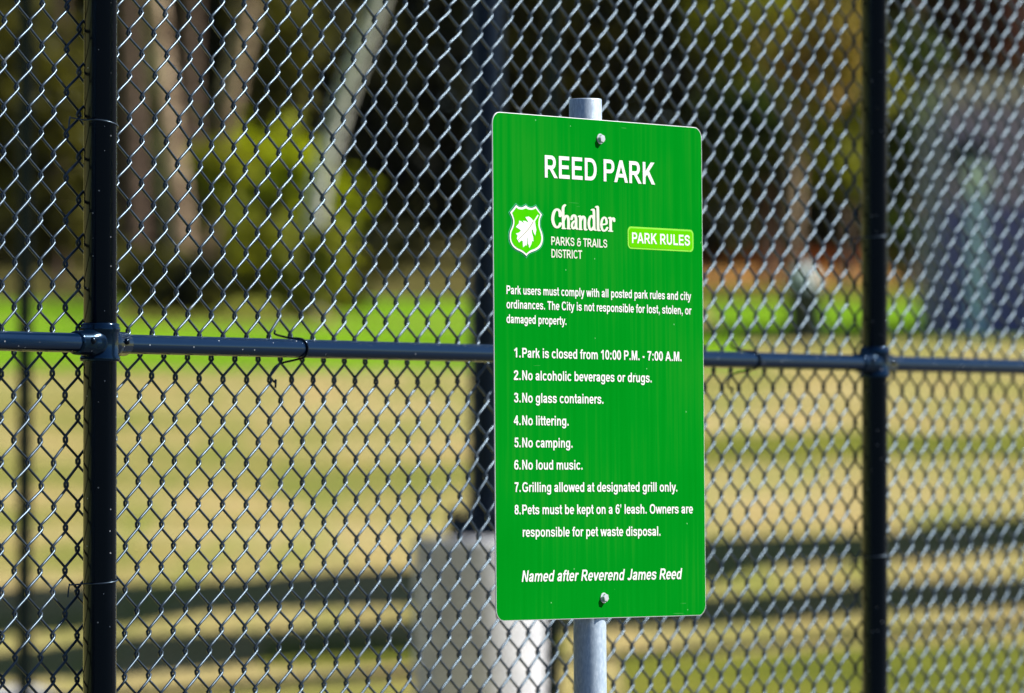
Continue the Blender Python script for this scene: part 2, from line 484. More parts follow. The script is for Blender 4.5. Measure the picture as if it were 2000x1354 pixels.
# ------------------------------------------------------------------ the sign
RC = Matrix(((0.641422, 0.007992, -0.767147), (0.018824, 0.999481, 0.026151), (0.766957, -0.031215, 0.640938)))
TC = (0.16375, 0.04058, 10.42568)


def c2w(v):
    return RT * v[0] - UP * v[1] + FW * v[2]


sx = c2w([RC[i][0] for i in range(3)])
sy = -c2w([RC[i][1] for i in range(3)])
sz = sx.cross(sy)
s0 = CAMP + c2w(TC)
SM = Matrix((sx, sy, sz)).transposed().to_4x4()
SM.translation = s0
SW, SH = 0.61, 0.914


def img2sign(px, py):
    d = ray(px, py)
    t = (s0 - CAMP).dot(sz) / d.dot(sz)
    q = CAMP + d * t - s0
    return q.dot(sx), q.dot(sy)


POST_R = 0.0302
PZ = -(POST_R + 0.0025)
# post axis x in sign coordinates from the picture (post centre at 1146.5,700)
d = ray(1147.5, 700)
o_ = s0 + sz * PZ
tt = (o_ - CAMP).dot(sz) / d.dot(sz)
PX = (CAMP + d * tt - o_).dot(sx)
drop = s0.z / sy.z                       # length down the post to the ground
rootM = SM.copy()
rootM.translation = s0 + sx * PX + sz * PZ - sy * drop
sign = empty('park_sign', rootM, 'tall green park rules sign bolted to a galvanised steel post in front of the fence', 'sign')
# local frame of children: origin at post base; sign centre at (-PX, drop, -PZ)
OX, OY, OZ = -PX, drop, -PZ
top_y = OY + (img2sign(1144, 190)[1])
b = MB()
b.lathe([(POST_R, -0.35), (POST_R, top_y - 0.002), (POST_R - 0.001, top_y), (POST_R - 0.0035, top_y), (POST_R - 0.0036, top_y - 0.25)],
        axis=(0, 1, 0), n=40)
post = b.build('post', M['galv'], sign)
# weld seam that runs down the post, facing the viewer
sa = math.atan2(-(CAMP - s0).dot(sx), (CAMP - s0).dot(sz))
dx, dz = -math.sin(sa), math.cos(sa)
b = MB()
b.tube([(dx * (POST_R - 0.0006) + 0.002, -0.3, dz * (POST_R - 0.0006)), (dx * (POST_R - 0.0006) + 0.002, top_y - 0.001, dz * (POST_R - 0.0006))],
       0.0017, n=8)
b.build('weld_seam', M['seam'], post)

# panel with rounded corners
def rrect(x0, y0, x1, y1, r, n=8):
    P = []
    for cx, cy, a0 in ((x1 - r, y1 - r, 0), (x0 + r, y1 - r, 90), (x0 + r, y0 + r, 180), (x1 - r, y0 + r, 270)):
        for i in range(n + 1):
            a = R_(a0 + 90 * i / n)
            P.append((cx + r * math.cos(a), cy + r * math.sin(a)))
    return P


P = rrect(OX - SW / 2, OY - SH / 2, OX + SW / 2, OY + SH / 2, 0.021)
Pi = rrect(OX - SW / 2 + 0.0011, OY - SH / 2 + 0.0011, OX + SW / 2 - 0.0011, OY + SH / 2 - 0.0011, 0.0200)
k = len(P)
V = [(x, y, OZ - 0.0022) for x, y in P] + [(x, y, OZ - 0.0003) for x, y in P] + [(x, y, OZ) for x, y in Pi]
F = [list(range(k))[::-1]] + [[i, (i + 1) % k, k + (i + 1) % k, k + i] for i in range(k)] + \
    [[k + i, k + (i + 1) % k, 2 * k + (i + 1) % k, 2 * k + i] for i in range(k)] + [list(range(2 * k, 3 * k))]
panel = mesh_py('panel', V, F, M['sign_edge'], sign)
panel.data.materials.append(M['sign'])
panel.data.polygons[len(panel.data.polygons) - 1].material_index = 1

# ---- lettering: a bold grotesque drawn as pen strokes, joined into clean outlines
def arc(cx, cy, rx, ry, a0, a1, n=18, p=2.25):
    P = []
    for i in range(n + 1):
        a = R_(a0 + (a1 - a0) * i / n)
        c, s = math.cos(a), math.sin(a)
        P.append((cx + rx * math.copysign(abs(c) ** (2 / p), c), cy + ry * math.copysign(abs(s) ** (2 / p), s)))
    return P


def spl(pts, n=7):
    """Catmull-Rom through pts"""
    P = [Vector(p) for p in pts]
    Q = [P[0] * 2 - P[1]] + P + [P[-1] * 2 - P[-2]]
    out = []
    for i in range(1, len(Q) - 2):
        for j in range(n):
            t = j / n
            a, b_, c_, d_ = Q[i - 1], Q[i], Q[i + 1], Q[i + 2]
            out.append(tuple(0.5 * ((2 * b_) + (c_ - a) * t + (2 * a - 5 * b_ + 4 * c_ - d_) * t * t + (3 * b_ - a - 3 * c_ + d_) * t ** 3)))
    out.append(tuple(P[-1]))
    return out


def S(path, pen=None): return ('s', path, pen)
def PG(*p): return ('p', list(p), None)
def ST(x, y0, y1, w=None): return PG((x - (w or 140) / 2, y0), (x + (w or 140) / 2, y0), (x + (w or 140) / 2, y1), (x - (w or 140) / 2, y1))
def BX(x0, y0, x1, y1): return PG((x0, y0), (x1, y0), (x1, y1), (x0, y1))
def MIR(g, w):
    return ('p', [(w - x, y) for x, y in reversed(g[1])], None)


LW = (132, 108)
bowlP = [BX(144, 598, 400, 716), BX(144, 272, 400, 390), S([(390, 656)] + arc(400, 494, 165, 162, 90, -90)[1:-1] + [(390, 331)])]
dA = PG((0, 0), (155, 0), (437, 716), (284, 716))
arch = lambda x0, x1: S(spl([(x0, 300), (x0 + 45, 410), (x0 + 160, 468), (x1 - 50, 440), (x1 - 3, 340), (x1, 260)]), LW)
GL = {
    ' ': (278, []),
    'A': (722, [dA, MIR(dA, 722), BX(170, 160, 552, 278)]),
    'C': (722, [S(arc(385, 358, 274, 309, 38, 322))]),
    'D': (722, [ST(144, 0, 716), BX(144, 598, 360, 716), BX(144, 0, 360, 118), S([(340, 657)] + arc(350, 358, 266, 299, 88, -88) + [(340, 59)])]),
    'E': (667, [ST(144, 0, 716), BX(144, 596, 606, 716), BX(144, 310, 576, 428), BX(144, 0, 623, 120)]),
    'G': (778, [S(arc(400, 358, 290, 309, 40, 318)), BX(425, 260, 715, 378), BX(580, 90, 715, 300)]),
    'I': (278, [ST(141, 0, 716)]),
    'J': (556, [ST(410, 210, 716), S(arc(250, 215, 160, 168, 0, -150))]),
    'K': (722, [ST(144, 0, 716), PG((200, 215), (200, 400), (500, 716), (695, 716)), PG((290, 330), (400, 440), (725, 0), (545, 0))]),
    'L': (611, [ST(147, 0, 716), BX(147, 0, 583, 120)]),
    'M': (833, [ST(138, 0, 716, 134), ST(695, 0, 716, 134), PG((130, 716), (272, 716), (476, 0), (350, 0)), PG((703, 716), (561, 716), (357, 0), (483, 0))]),
    'N': (722, [ST(141, 0, 716, 134), ST(580, 0, 716, 134), PG((100, 716), (222, 716), (620, 0), (498, 0))]),
    'O': (778, [S(arc(389, 358, 276, 309, 0, 360, 32))]),
    'P': (667, [ST(144, 0, 716)] + bowlP),
    'R': (722, [ST(144, 0, 716)] + bowlP + [PG((300, 300), (455, 310), (730, 0), (555, 0))]),
    'S': (667, [S(spl([(550, 490), (505, 605), (335, 660), (165, 610), (120, 520), (170, 430), (335, 372), (510, 305), (562, 205), (505, 100), (335, 55), (160, 105), (102, 245)]))]),
    'T': (611, [BX(21, 596, 590, 716), ST(305, 0, 716)]),
    'U': (722, [S([(143, 716), (143, 280)] + arc(360, 280, 217, 224, 180, 360)[1:-1] + [(577, 280), (577, 716)])]),
    'a': (556, [S(spl([(100, 372), (150, 450), (265, 474), (385, 445), (412, 360)]), LW), S([(412, 380), (412, 90), (438, 0)], LW),
                S(spl([(412, 300), (250, 262), (130, 215), (102, 140), (150, 68), (225, 50), (330, 80), (412, 190)]), LW)]),
    'b': (611, [ST(133, 0, 716, 132), S(arc(318, 259, 184, 215, 0, 360, 28), LW)]),
    'c': (556, [S(arc(300, 259, 195, 217, 38, 322), LW)]),
    'd': (611, [ST(478, 0, 716, 132), S(arc(293, 259, 184, 215, 0, 360, 28), LW)]),
    'e': (556, [BX(60, 208, 500, 300), S([(466, 230)] + arc(282, 259, 186, 217, 2, 318), LW)]),
    'f': (333, [ST(166, 0, 560, 132), S(spl([(166, 540), (182, 625), (240, 664), (345, 655)]), LW), BX(12, 416, 305, 519)]),
    'g': (611, [S(arc(288, 265, 182, 210, 0, 360, 28), LW), S(spl([(477, 519), (477, 200), (474, 0), (445, -100), (370, -148), (285, -156), (170, -135), (110, -60)]), LW)]),
    'h': (611, [ST(137, 0, 716, 132), arch(137, 474), ST(474, 0, 275, 132)]),
    'i': (278, [ST(139, 0, 519, 134), ST(139, 592, 716, 134)]),
    'k': (556, [ST(133, 0, 716, 132), PG((185, 170), (185, 320), (355, 519), (525, 519)), PG((250, 250), (345, 350), (560, 0), (405, 0))]),
    'l': (278, [ST(139, 0, 716, 134)]),
    'm': (889, [ST(130, 0, 519, 128), arch(130, 445), ST(445, 0, 275, 128), arch(445, 760), ST(760, 0, 275, 128)]),
    'n': (611, [ST(137, 0, 519, 132), arch(137, 474), ST(474, 0, 275, 132)]),
    'o': (611, [S(arc(306, 259, 200, 217, 0, 360, 28), LW)]),
    'p': (611, [ST(133, -205, 519, 132), S(arc(318, 259, 184, 215, 0, 360, 28), LW)]),
    'r': (389, [ST(133, 0, 519, 132), S(spl([(140, 270), (175, 400), (250, 462), (392, 452)]), LW)]),
    's': (556, [S(spl([(462, 370), (405, 448), (275, 474), (148, 452), (108, 382), (150, 315), (275, 268), (420, 222), (458, 148), (400, 70), (278, 46), (140, 72), (78, 162)]), (126, 104))]),
    't': (333, [S(spl([(163, 680), (163, 400), (163, 160), (182, 78), (240, 52), (318, 60)]), LW), BX(12, 416, 310, 519)]),
    'u': (611, [ST(476, 0, 519, 132), S([(136, 519), (136, 220)] + spl([(138, 190), (165, 85), (255, 48), (390, 80), (472, 200)]), LW)]),
    'v': (556, [PG((0, 519), (150, 519), (345, 0), (205, 0)), PG((556, 519), (406, 519), (211, 0), (351, 0))]),
    'w': (778, [PG((0, 519), (142, 519), (288, 0), (152, 0)), PG((152, 0), (288, 0), (455, 519), (323, 519)),
                PG((323, 519), (455, 519), (626, 0), (490, 0)), PG((490, 0), (626, 0), (778, 519), (636, 519))]),
    'y': (556, [PG((0, 519), (150, 519), (345, 0), (215, 0)), PG((556, 519), (406, 519), (215, -40), (345, -30)),
                S(spl([(278, 10), (240, -105), (175, -152), (70, -148)]), LW)]),
    '0': (556, [S(arc(278, 354, 178, 303, 0, 360, 30))]), '1': (556, [ST(325, 0, 716), PG((275, 716), (330, 716), (330, 560), (75, 455), (75, 578), (205, 640))]),
    '2': (556, [S(spl([(95, 500), (140, 610), (275, 658), (415, 605), (435, 510), (380, 400), (240, 260), (125, 130), (110, 50)])), BX(30, 0, 508, 122)]),
    '3': (556, [S(spl([(98, 550), (150, 640), (270, 660), (400, 610), (412, 510), (350, 410), (220, 388)]), (134, 112)),
                S(spl([(220, 388), (380, 350), (450, 225), (400, 100), (270, 52), (135, 95), (88, 205)]), (134, 112))]),
    '4': (556, [ST(378, 0, 716, 134), PG((22, 150), (22, 275), (318, 716), (445, 716), (390, 590), (140, 262), (120, 150)), BX(22, 150, 530, 265)]),
    '5': (556, [BX(130, 596, 495, 716), PG((105, 716), (225, 716), (190, 380), (62, 350)), S(spl([(105, 370), (200, 425), (320, 420), (430, 350), (448, 230), (400, 100), (270, 50), (140, 90), (92, 190)]), (130, 112))]),
    '6': (556, [S(arc(285, 232, 178, 180, 0, 360, 28), (134, 112)), S(spl([(450, 560), (395, 640), (290, 660), (170, 590), (112, 430), (108, 250)]), (134, 112))]),
    '7': (556, [BX(40, 596, 515, 716), S(spl([(465, 640), (345, 455), (260, 240), (225, 0)]))]),
    '8': (556, [S(arc(278, 525, 158, 134, 0, 360, 26), (134, 112)), S(arc(278, 205, 180, 156, 0, 360, 26), (136, 112))]),
    '.': (278, [BX(71, 0, 208, 137)]), ',': (278, [BX(71, 0, 208, 137), PG((140, 10), (208, 10), (205, -55), (165, -125), (95, -160), (85, -120), (135, -75))]),
    ':': (333, [BX(98, 0, 235, 137), BX(98, 382, 235, 519)]), '-': (333, [BX(55, 190, 278, 320)]), "'": (238, [PG((90, 450), (150, 450), (180, 716), (58, 716))]),
    '&': (660, [S(spl([(500, 560), (420, 640), (300, 660), (190, 590), (185, 480), (260, 395), (420, 390), (620, 390)])),
                S(spl([(300, 390), (160, 350), (110, 210), (170, 80), (310, 50), (450, 80), (530, 190), (535, 400)]))]),
}
PENW = [1.0]


def stroke_quads(path, pen, rnd=False):
    wx, wy = pen
    P = [Vector(p) for p in path]
    closed = len(P) > 8 and (P[0] - P[-1]).length < 1e-3 * wx
    L, Rr = [], []
    n_ = len(P)
    for i, p_ in enumerate(P):
        if closed and i in (0, n_ - 1): t_ = P[1] - P[-2]
        else: t_ = P[min(i + 1, n_ - 1)] - P[max(i - 1, 0)]
        t_ = Vector((t_.x / wx, t_.y / wy)).normalized()
        nx, ny = -t_.y * wx / 2, t_.x * wy / 2
        L.append((p_.x + nx, p_.y + ny)); Rr.append((p_.x - nx, p_.y - ny))
    Q = []
    for i in range(n_ - 1):
        Q += [[L[i], Rr[i], Rr[i + 1]], [L[i], Rr[i + 1], L[i + 1]]]
    if rnd:
        for e in (P[0], P[-1]):
            Q.append([(e.x + wx / 2 * math.cos(q * math.pi / 5), e.y + wy / 2 * math.sin(q * math.pi / 5)) for q in range(10)])
    return Q


def union(polys):
    """overlapping polygons -> one clean flat set of triangles"""
    V, F = [], []
    big = max(max(abs(x), abs(y)) for pg in polys for x, y in pg)
    sc = 1.0 if big > 5 else 1000.0            # metres are joined in millimetres
    polys = [[(x * sc, y * sc) for x, y in pg] for pg in polys]
    for pg in polys:
        a_ = sum(pg[i][0] * pg[(i + 1) % len(pg)][1] - pg[(i + 1) % len(pg)][0] * pg[i][1] for i in range(len(pg)))
        if abs(a_) < 1e-9: continue
        if a_ < 0: pg = pg[::-1]
        F.append(list(range(len(V), len(V) + len(pg))))
        V += [Vector(q) for q in pg]
    ov, oe, of, _, _, ofo = geometry.delaunay_2d_cdt(V, [], F, 0, 1e-4)
    tri = [f for f, src in zip(of, ofo) if src]
    return [(q.x / sc, q.y / sc) for q in ov], [list(f) for f in tri]


_cache = {}


def glyph(ch):
    key = (ch, PENW[0])
    if key not in _cache:
        polys = []
        for kind, pts, pen in GL[ch][1]:
            if kind == 'p': polys.append(pts)
            else:
                wx, wy = pen or (142, 120)
                polys += stroke_quads(pts, (wx * PENW[0], wy * PENW[0]))
        _cache[key] = union(polys) if polys else ([], [])
    return _cache[key]


def text_mesh(text, pL, pR, caph, name, mat, z, shear=0.0):
    """text fitted between two image points on its baseline; caph = cap height in metres"""
    (ax, ay), (bx, by) = img2sign(*pL), img2sign(*pR)
    V, F = [], []
    x = 0
    prev = None
    for ch in text:
        if prev and (prev + ch) in ('PA', 'Yo', 'TR', 'To', 'y.', 'r.'): x -= 40
        gv, gf = glyph(ch)
        b_ = len(V)
        V += [(vx + x, vy) for vx, vy in gv]
        F += [[i + b_ for i in f] for f in gf]
        x += GL[ch][0]
        prev = ch
    V = [(vx + vy * shear, vy) for vx, vy in V]
    base = [v_[0] for v_ in V]
    x0, x1 = min(base), max(base)
    kx = (bx - ax) / (x1 - x0); ky = caph / 716
    sl_ = (by - ay) / (bx - ax)
    W_ = [(OX + ax + (vx - x0) * kx, OY + ay + (vx - x0) * kx * sl_ + vy * ky, OZ + z) for vx, vy in V]
    return mesh_py(name, W_, F, mat, panel)


def caph(px, y0, y1):
    return abs(img2sign(px, y0)[1] - img2sign(px, y1)[1])


ZL = 0.0006
HH = caph(1063.8, 346.8, 303.1)
text_mesh('REED', (1063.8, 346.8), (1164.9, 353.4), HH, 'heading_lettering', M['white_ink'], ZL)
text_mesh('PARK', (1178.7, 354.3), (1279, 360.9), HH, 'heading_lettering', M['white_ink'], ZL)
HP = caph(989, 574.4, 557.6); HL = caph(1019, 698.8, 680.0)
for tx, l_, r_ in (('Park users must comply with all posted park rules and city', (988.9, 574.4), (1349.3, 586.6)),
                   ('ordinances. The City is not responsible for lost, stolen, or', (988.9, 602.3), (1350.0, 614.6)),
                   ('damaged property.', (988.9, 630.9), (1105.7, 634.9))):
    text_mesh(tx, l_, r_, HP, 'paragraph_lettering', M['white_ink'], ZL)
for num, tx, l_, r_ in (('1.', 'Park is closed from 10:00 P.M. - 7:00 A.M.', (1004.0, 698.2), (1330.5, 705.7)),
                        ('2.', 'No alcoholic beverages or drugs.', (1003.2, 742.2), (1272.2, 747.2)),
                        ('3.', 'No glass containers.', (1003.5, 786.1), (1178, 788.8)),
                        ('4.', 'No littering.', (1003.2, 830.4), (1110, 831.6)),
                        ('5.', 'No camping.', (1004.2, 873.8), (1117.7, 874.6)),
                        ('6.', 'No loud music.', (1004.0, 917.3), (1137.2, 917.4)),
                        ('7.', 'Grilling allowed at designated grill only.', (1004.7, 961.1), (1322.3, 960.3)),
                        ('8.', "Pets must be kept on a 6' leash. Owners are", (1004.7, 1004.9), (1352.9, 1002.9))):
    sl_ = (r_[1] - l_[1]) / (r_[0] - l_[0])
    text_mesh(num, l_, (1016.3, l_[1] + 12 * sl_), HL, 'number_lettering', M['white_ink'], ZL)
    text_mesh(tx, (1019.6, l_[1] + 15.5 * sl_), r_, HL, 'rule_lettering', M['white_ink'], ZL)
text_mesh('responsible for pet waste disposal.', (1020.6, 1048.7), (1289.4, 1046.5), HL, 'rule_lettering', M['white_ink'], ZL)
text_mesh('Named after Reverend James Reed', (1018.6, 1136.6), (1332.1, 1131.2), caph(1019, 1136.6, 1114.6), 'dedication_lettering', M['white_ink'], ZL, shear=0.21)
PENW[0] = 0.86
text_mesh('PARKS & TRAILS', (1076.3, 478.7), (1185.4, 484.4), caph(1076.4, 478.9, 462.3), 'district_lettering', M['cream_ink'], ZL)
text_mesh('DISTRICT', (1076.6, 503.2), (1136.4, 505.8), caph(1076.4, 503.2, 486.6), 'district_lettering', M['cream_ink'], ZL)
PENW[0] = 1.0


def img_polys(polys, ox, oy, sc):
    return [[img2sign(ox + x / sc, oy + y / sc) for x, y in pg] for pg in polys]


def flat(name, polys, mat, z, parent):
    V, F = union(polys)
    return mesh_py(name, [(OX + x, OY + y, OZ + z) for x, y in V], F, mat, parent)


# lettering of the town name, drawn stroke by stroke
ch = []
def q(pts, pen=(46, 32), n=6): ch.extend(stroke_quads(spl(pts, n), pen, True))
q([(946, 350), (938, 275), (890, 243), (846, 290), (825, 395), (846, 490), (890, 537), (935, 512), (952, 470)], (50, 32))
ch.append([(922, 330), (965, 330), (965, 365), (945, 372), (925, 362)])
q([(1000, 550), (996, 400), (992, 265), (998, 205), (1022, 175)], (46, 30)); q([(1003, 420), (1030, 362), (1060, 352), (1080, 400), (1082, 545)], (44, 32))
q([(982, 552), (1030, 555)], (30, 20)); q([(1065, 556), (1105, 560)], (30, 20))
q([(1130, 405), (1148, 352), (1180, 342), (1203, 390), (1205, 530), (1222, 560)], (44, 30)); q([(1205, 430), (1160, 448), (1138, 500), (1152, 552), (1180, 545), (1204, 500)], (38, 28))
q([(1252, 360), (1272, 365), (1276, 560)], (44, 22)); q([(1280, 430), (1305, 368), (1332, 365), (1348, 410), (1350, 560), (1372, 572)], (42, 30)); q([(1256, 568), (1298, 570)], (26, 20))
q([(1490, 395), (1465, 350), (1430, 375), (1412, 460), (1424, 550), (1455, 578), (1490, 530)], (40, 28)); q([(1462, 252), (1492, 256), (1498, 430), (1502, 560), (1524, 582)], (42, 22))
q([(1532, 206), (1556, 210), (1562, 400), (1566, 570), (1588, 586)], (44, 24))
q([(1612, 490), (1660, 488), (1702, 470), (1692, 400), (1662, 374), (1630, 410), (1616, 490), (1632, 570), (1662, 594), (1698, 570), (1714, 540)], (38, 26))
q([(1742, 386), (1764, 390), (1768, 590)], (44, 22)); q([(1770, 450), (1792, 396), (1822, 392), (1826, 435)], (36, 28)); q([(1736, 594), (1796, 600)], (28, 20))
flat('town_name_lettering', img_polys(ch, 980, 380, 8.333), M['cream_ink'], ZL, panel)

# shield emblem
border = spl([(297, 112), (345, 152), (400, 166), (455, 155)], 4)[:-1] + spl([(503, 120), (548, 160), (615, 178), (670, 166)], 4)[:-1] + \
    [(712, 140), (775, 235), (843, 320)] + spl([(843, 320), (806, 405), (795, 500), (802, 585), (840, 690), (862, 805), (848, 925), (800, 1012), (720, 1072), (620, 1112), (552, 1150), (515, 1197)], 4)[1:-1] + \
    spl([(515, 1197), (470, 1150), (400, 1102), (300, 1052), (228, 988), (180, 900), (160, 800), (166, 690), (205, 590), (232, 500), (224, 400), (170, 275)], 4)[:-1] + [(170, 275), (240, 185)]
field = spl([(297, 168), (345, 200), (400, 210), (455, 206)], 4)[:-1] + spl([(503, 184), (550, 208), (615, 217), (675, 206)], 4)[:-1] + \
    [(710, 186), (805, 315)] + spl([(805, 315), (775, 410), (764, 500), (772, 590), (808, 695), (828, 805), (816, 900), (770, 980), (695, 1035), (600, 1072), (512, 1142)], 4)[1:-1] + \
    spl([(512, 1142), (430, 1075), (320, 1022), (250, 962), (208, 890), (190, 800), (198, 690), (238, 590), (260, 500), (252, 400), (212, 280)], 4)


def grow(pg, k_):
    """offset a closed outline outwards by k_"""
    a_ = sum(pg[i][0] * pg[(i + 1) % len(pg)][1] - pg[(i + 1) % len(pg)][0] * pg[i][1] for i in range(len(pg)))
    sg = 1 if a_ > 0 else -1
    out = []
    for i in range(len(pg)):
        p0, p1, p2 = Vector(pg[i - 1]), Vector(pg[i]), Vector(pg[(i + 1) % len(pg)])
        d1, d2 = (p1 - p0).normalized(), (p2 - p1).normalized()
        n1, n2 = Vector((d1.y, -d1.x)) * sg, Vector((d2.y, -d2.x)) * sg
        m_ = (n1 + n2).normalized()
        out.append(tuple(p1 + m_ * k_ / max(0.45, m_.dot(n1))))
    return out


sh = flat('shield_emblem', img_polys([grow(border, 27)], 980, 390, 10.83), M['teal_ink'], 0.0003, panel)
flat('shield_gap', img_polys([grow(border, 17)], 980, 390, 10.83), M['dark_ink'], 0.0006, panel)
flat('shield_border', img_polys([border], 980, 390, 10.83), M['white_ink'], 0.0009, panel)
flat('shield_field', img_polys([field], 980, 390, 10.83), M['lime_ink'], 0.0012, panel)
leaf = [(485, 372), (560, 360), (610, 395), (650, 445), (668, 440), (745, 322), (768, 335), (690, 460), (700, 540), (718, 640), (695, 765), (660, 700), (640, 635), (620, 640),
        (625, 710), (650, 790), (658, 888), (630, 875), (610, 950), (568, 1028), (555, 960), (535, 930), (530, 800), (522, 800), (515, 975), (490, 965), (435, 1010), (430, 880),
        (400, 865), (352, 910), (325, 860), (305, 830), (320, 760), (280, 720), (350, 700), (390, 660), (370, 635), (285, 580), (345, 510), (355, 445), (400, 460), (455, 500),
        (435, 450), (480, 450), (555, 490), (520, 430)]
flat('leaf_emblem', img_polys([leaf], 980, 390, 10.83), M['white_ink'], 0.0015, panel)
flat('leaf_vein', img_polys(stroke_quads(spl([(330, 855), (440, 745), (560, 610), (655, 465)]), (11, 9)), 980, 390, 10.83), M['vein_ink'], 0.0018, panel)

# badge
bl, bt = img2sign(1225.5, 442.6); br, bb = img2sign(1354.4, 491.8)
bb = (img2sign(1240, 486.9)[1] + img2sign(1340, 491.3)[1]) / 2
bt = (img2sign(1240, 443.0)[1] + img2sign(1340, 448.6)[1]) / 2
flat('badge_edge', [rrect(bl, bb, br, bt, 0.0095)], M['lime_edge_ink'], 0.0003, panel)
M['badge_ink'] = noise_mat('lime_badge_ink', 18, [(0.35, (0.10, 0.56, 0.002)), (0.65, (0.14, 0.59, 0.003))], rough=0.5, spec=0.0)
flat('badge', [rrect(bl + 0.0040, bb + 0.0030, br - 0.0040, bt - 0.0030, 0.0070)], M['badge_ink'], 0.0006, panel)
text_mesh('PARK RULES', (1233.8, 474.9), (1346.8, 480.3), caph(1235, 474.9, 454.1), 'badge_lettering', M['white_ink'], 0.0009)

# bolts
for px, py in ((1171.5, 271.5), (1178.5, 1168.0)):
    bx_, by_ = img2sign(px, py)
    o = (OX + bx_, OY + by_, OZ)
    b = MB()
    b.lathe([(0.0096, 0.0002), (0.0096, 0.0015)], o, (0, 0, 1), 24)
    b.lathe([(0.0079, 0.0015), (0.0079, 0.0066), (0.0068, 0.0076), (0.0034, 0.0078)], o, (0, 0, 1), 6, smooth=False)
    b.build('bolt', M['bolt'], sign)

# ------------------------------------------------------------------ main fence
P0 = at(195.5, 671, 10.3)
P1 = at(1708, 710, 12.83)
fu = Vector((P1.x - P0.x, P1.y - P0.y, 0)); BAY = fu.length; fu.normalize()
fn = Vector((fu.y, -fu.x, 0))                      # towards the viewer
RAILZ = P0.z
DZ = (P1.z - P0.z) / BAY
froot = empty('chain_link_fence', (P0.x, P0.y, 0), 'near black chain link fence with thick round posts behind the green sign', 'fence')
PR, RR = 0.0302, 0.0178
FB = Vector((P0.x, P0.y, 0))


def fp(u, n_, z):                                  # point in the fence's own frame, relative to its base
    return fu * u + fn * n_ + Vector((0, 0, z))


FH = 3.0
for i in (-1, 0, 1, 2):
    b = MB()
    o = fp(i * BAY, 0, 0)
    r_ = PR if i <= 0 else 0.0288
    b.lathe([(r_, -0.4), (r_, FH), (r_ * 1.1, FH + 0.002), (r_ * 1.1, FH + 0.03), (r_ * 0.7, FH + 0.05), (0.004, FH + 0.058)], o, (0, 0, 1), 36)
    b.build('post', M['black'], froot)
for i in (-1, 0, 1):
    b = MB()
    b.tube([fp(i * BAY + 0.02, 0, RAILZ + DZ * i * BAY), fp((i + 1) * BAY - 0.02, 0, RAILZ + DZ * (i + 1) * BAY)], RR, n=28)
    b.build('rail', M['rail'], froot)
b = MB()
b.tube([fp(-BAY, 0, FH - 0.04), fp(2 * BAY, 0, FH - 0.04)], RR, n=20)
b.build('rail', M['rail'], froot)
b = MB()
b.tube([fp(-BAY, -0.012, 0.06), fp(2 * BAY, -0.012, 0.06)], 0.004, n=8)
b.build('tension_wire', M['black'], froot)

for i in (-1, 0, 1, 2):
    z = RAILZ + DZ * i * BAY
    o = fp(i * BAY, 0, z)
    r_ = PR if i <= 0 else 0.0288
    b = MB()
    b.lathe([(r_ + 0.0005, -0.033), (r_ + 0.0062, -0.032), (r_ + 0.0066, -0.026), (r_ + 0.0036, -0.021), (r_ + 0.0034, 0.019),
             (r_ + 0.0066, 0.023), (r_ + 0.0066, 0.028), (r_ + 0.0045, 0.031), (r_ + 0.0052, 0.034), (r_ + 0.0005, 0.037)], o, (0, 0, 1), 36)
    for sg in (-1, 1):
        c0 = fp(i * BAY + sg * 0.001, 0, z)
        b.lathe([(RR + 0.0105, 0.0), (RR + 0.0120, r_ - 0.008), (RR + 0.0092, r_ + 0.004), (RR + 0.0050, r_ + 0.015), (RR + 0.0042, r_ + 0.042), (RR + 0.0030, r_ + 0.045), (RR + 0.0002, r_ + 0.046)], c0, fu * sg, 28)
    cl = b.build('rail_clamp', M['clamp'], froot)
    for sg in (-1, 1):
        b = MB()
        c0 = fp(i * BAY + sg * (r_ + 0.022), RR + 0.0045, z + 0.004)
        b.lathe([(0.0062, -0.003), (0.0062, 0.0), (0.0052, 0.003), (0.0026, 0.0046), (0.0006, 0.005)], c0, fn, 14)
        b.build('bolt', M['black'], cl)

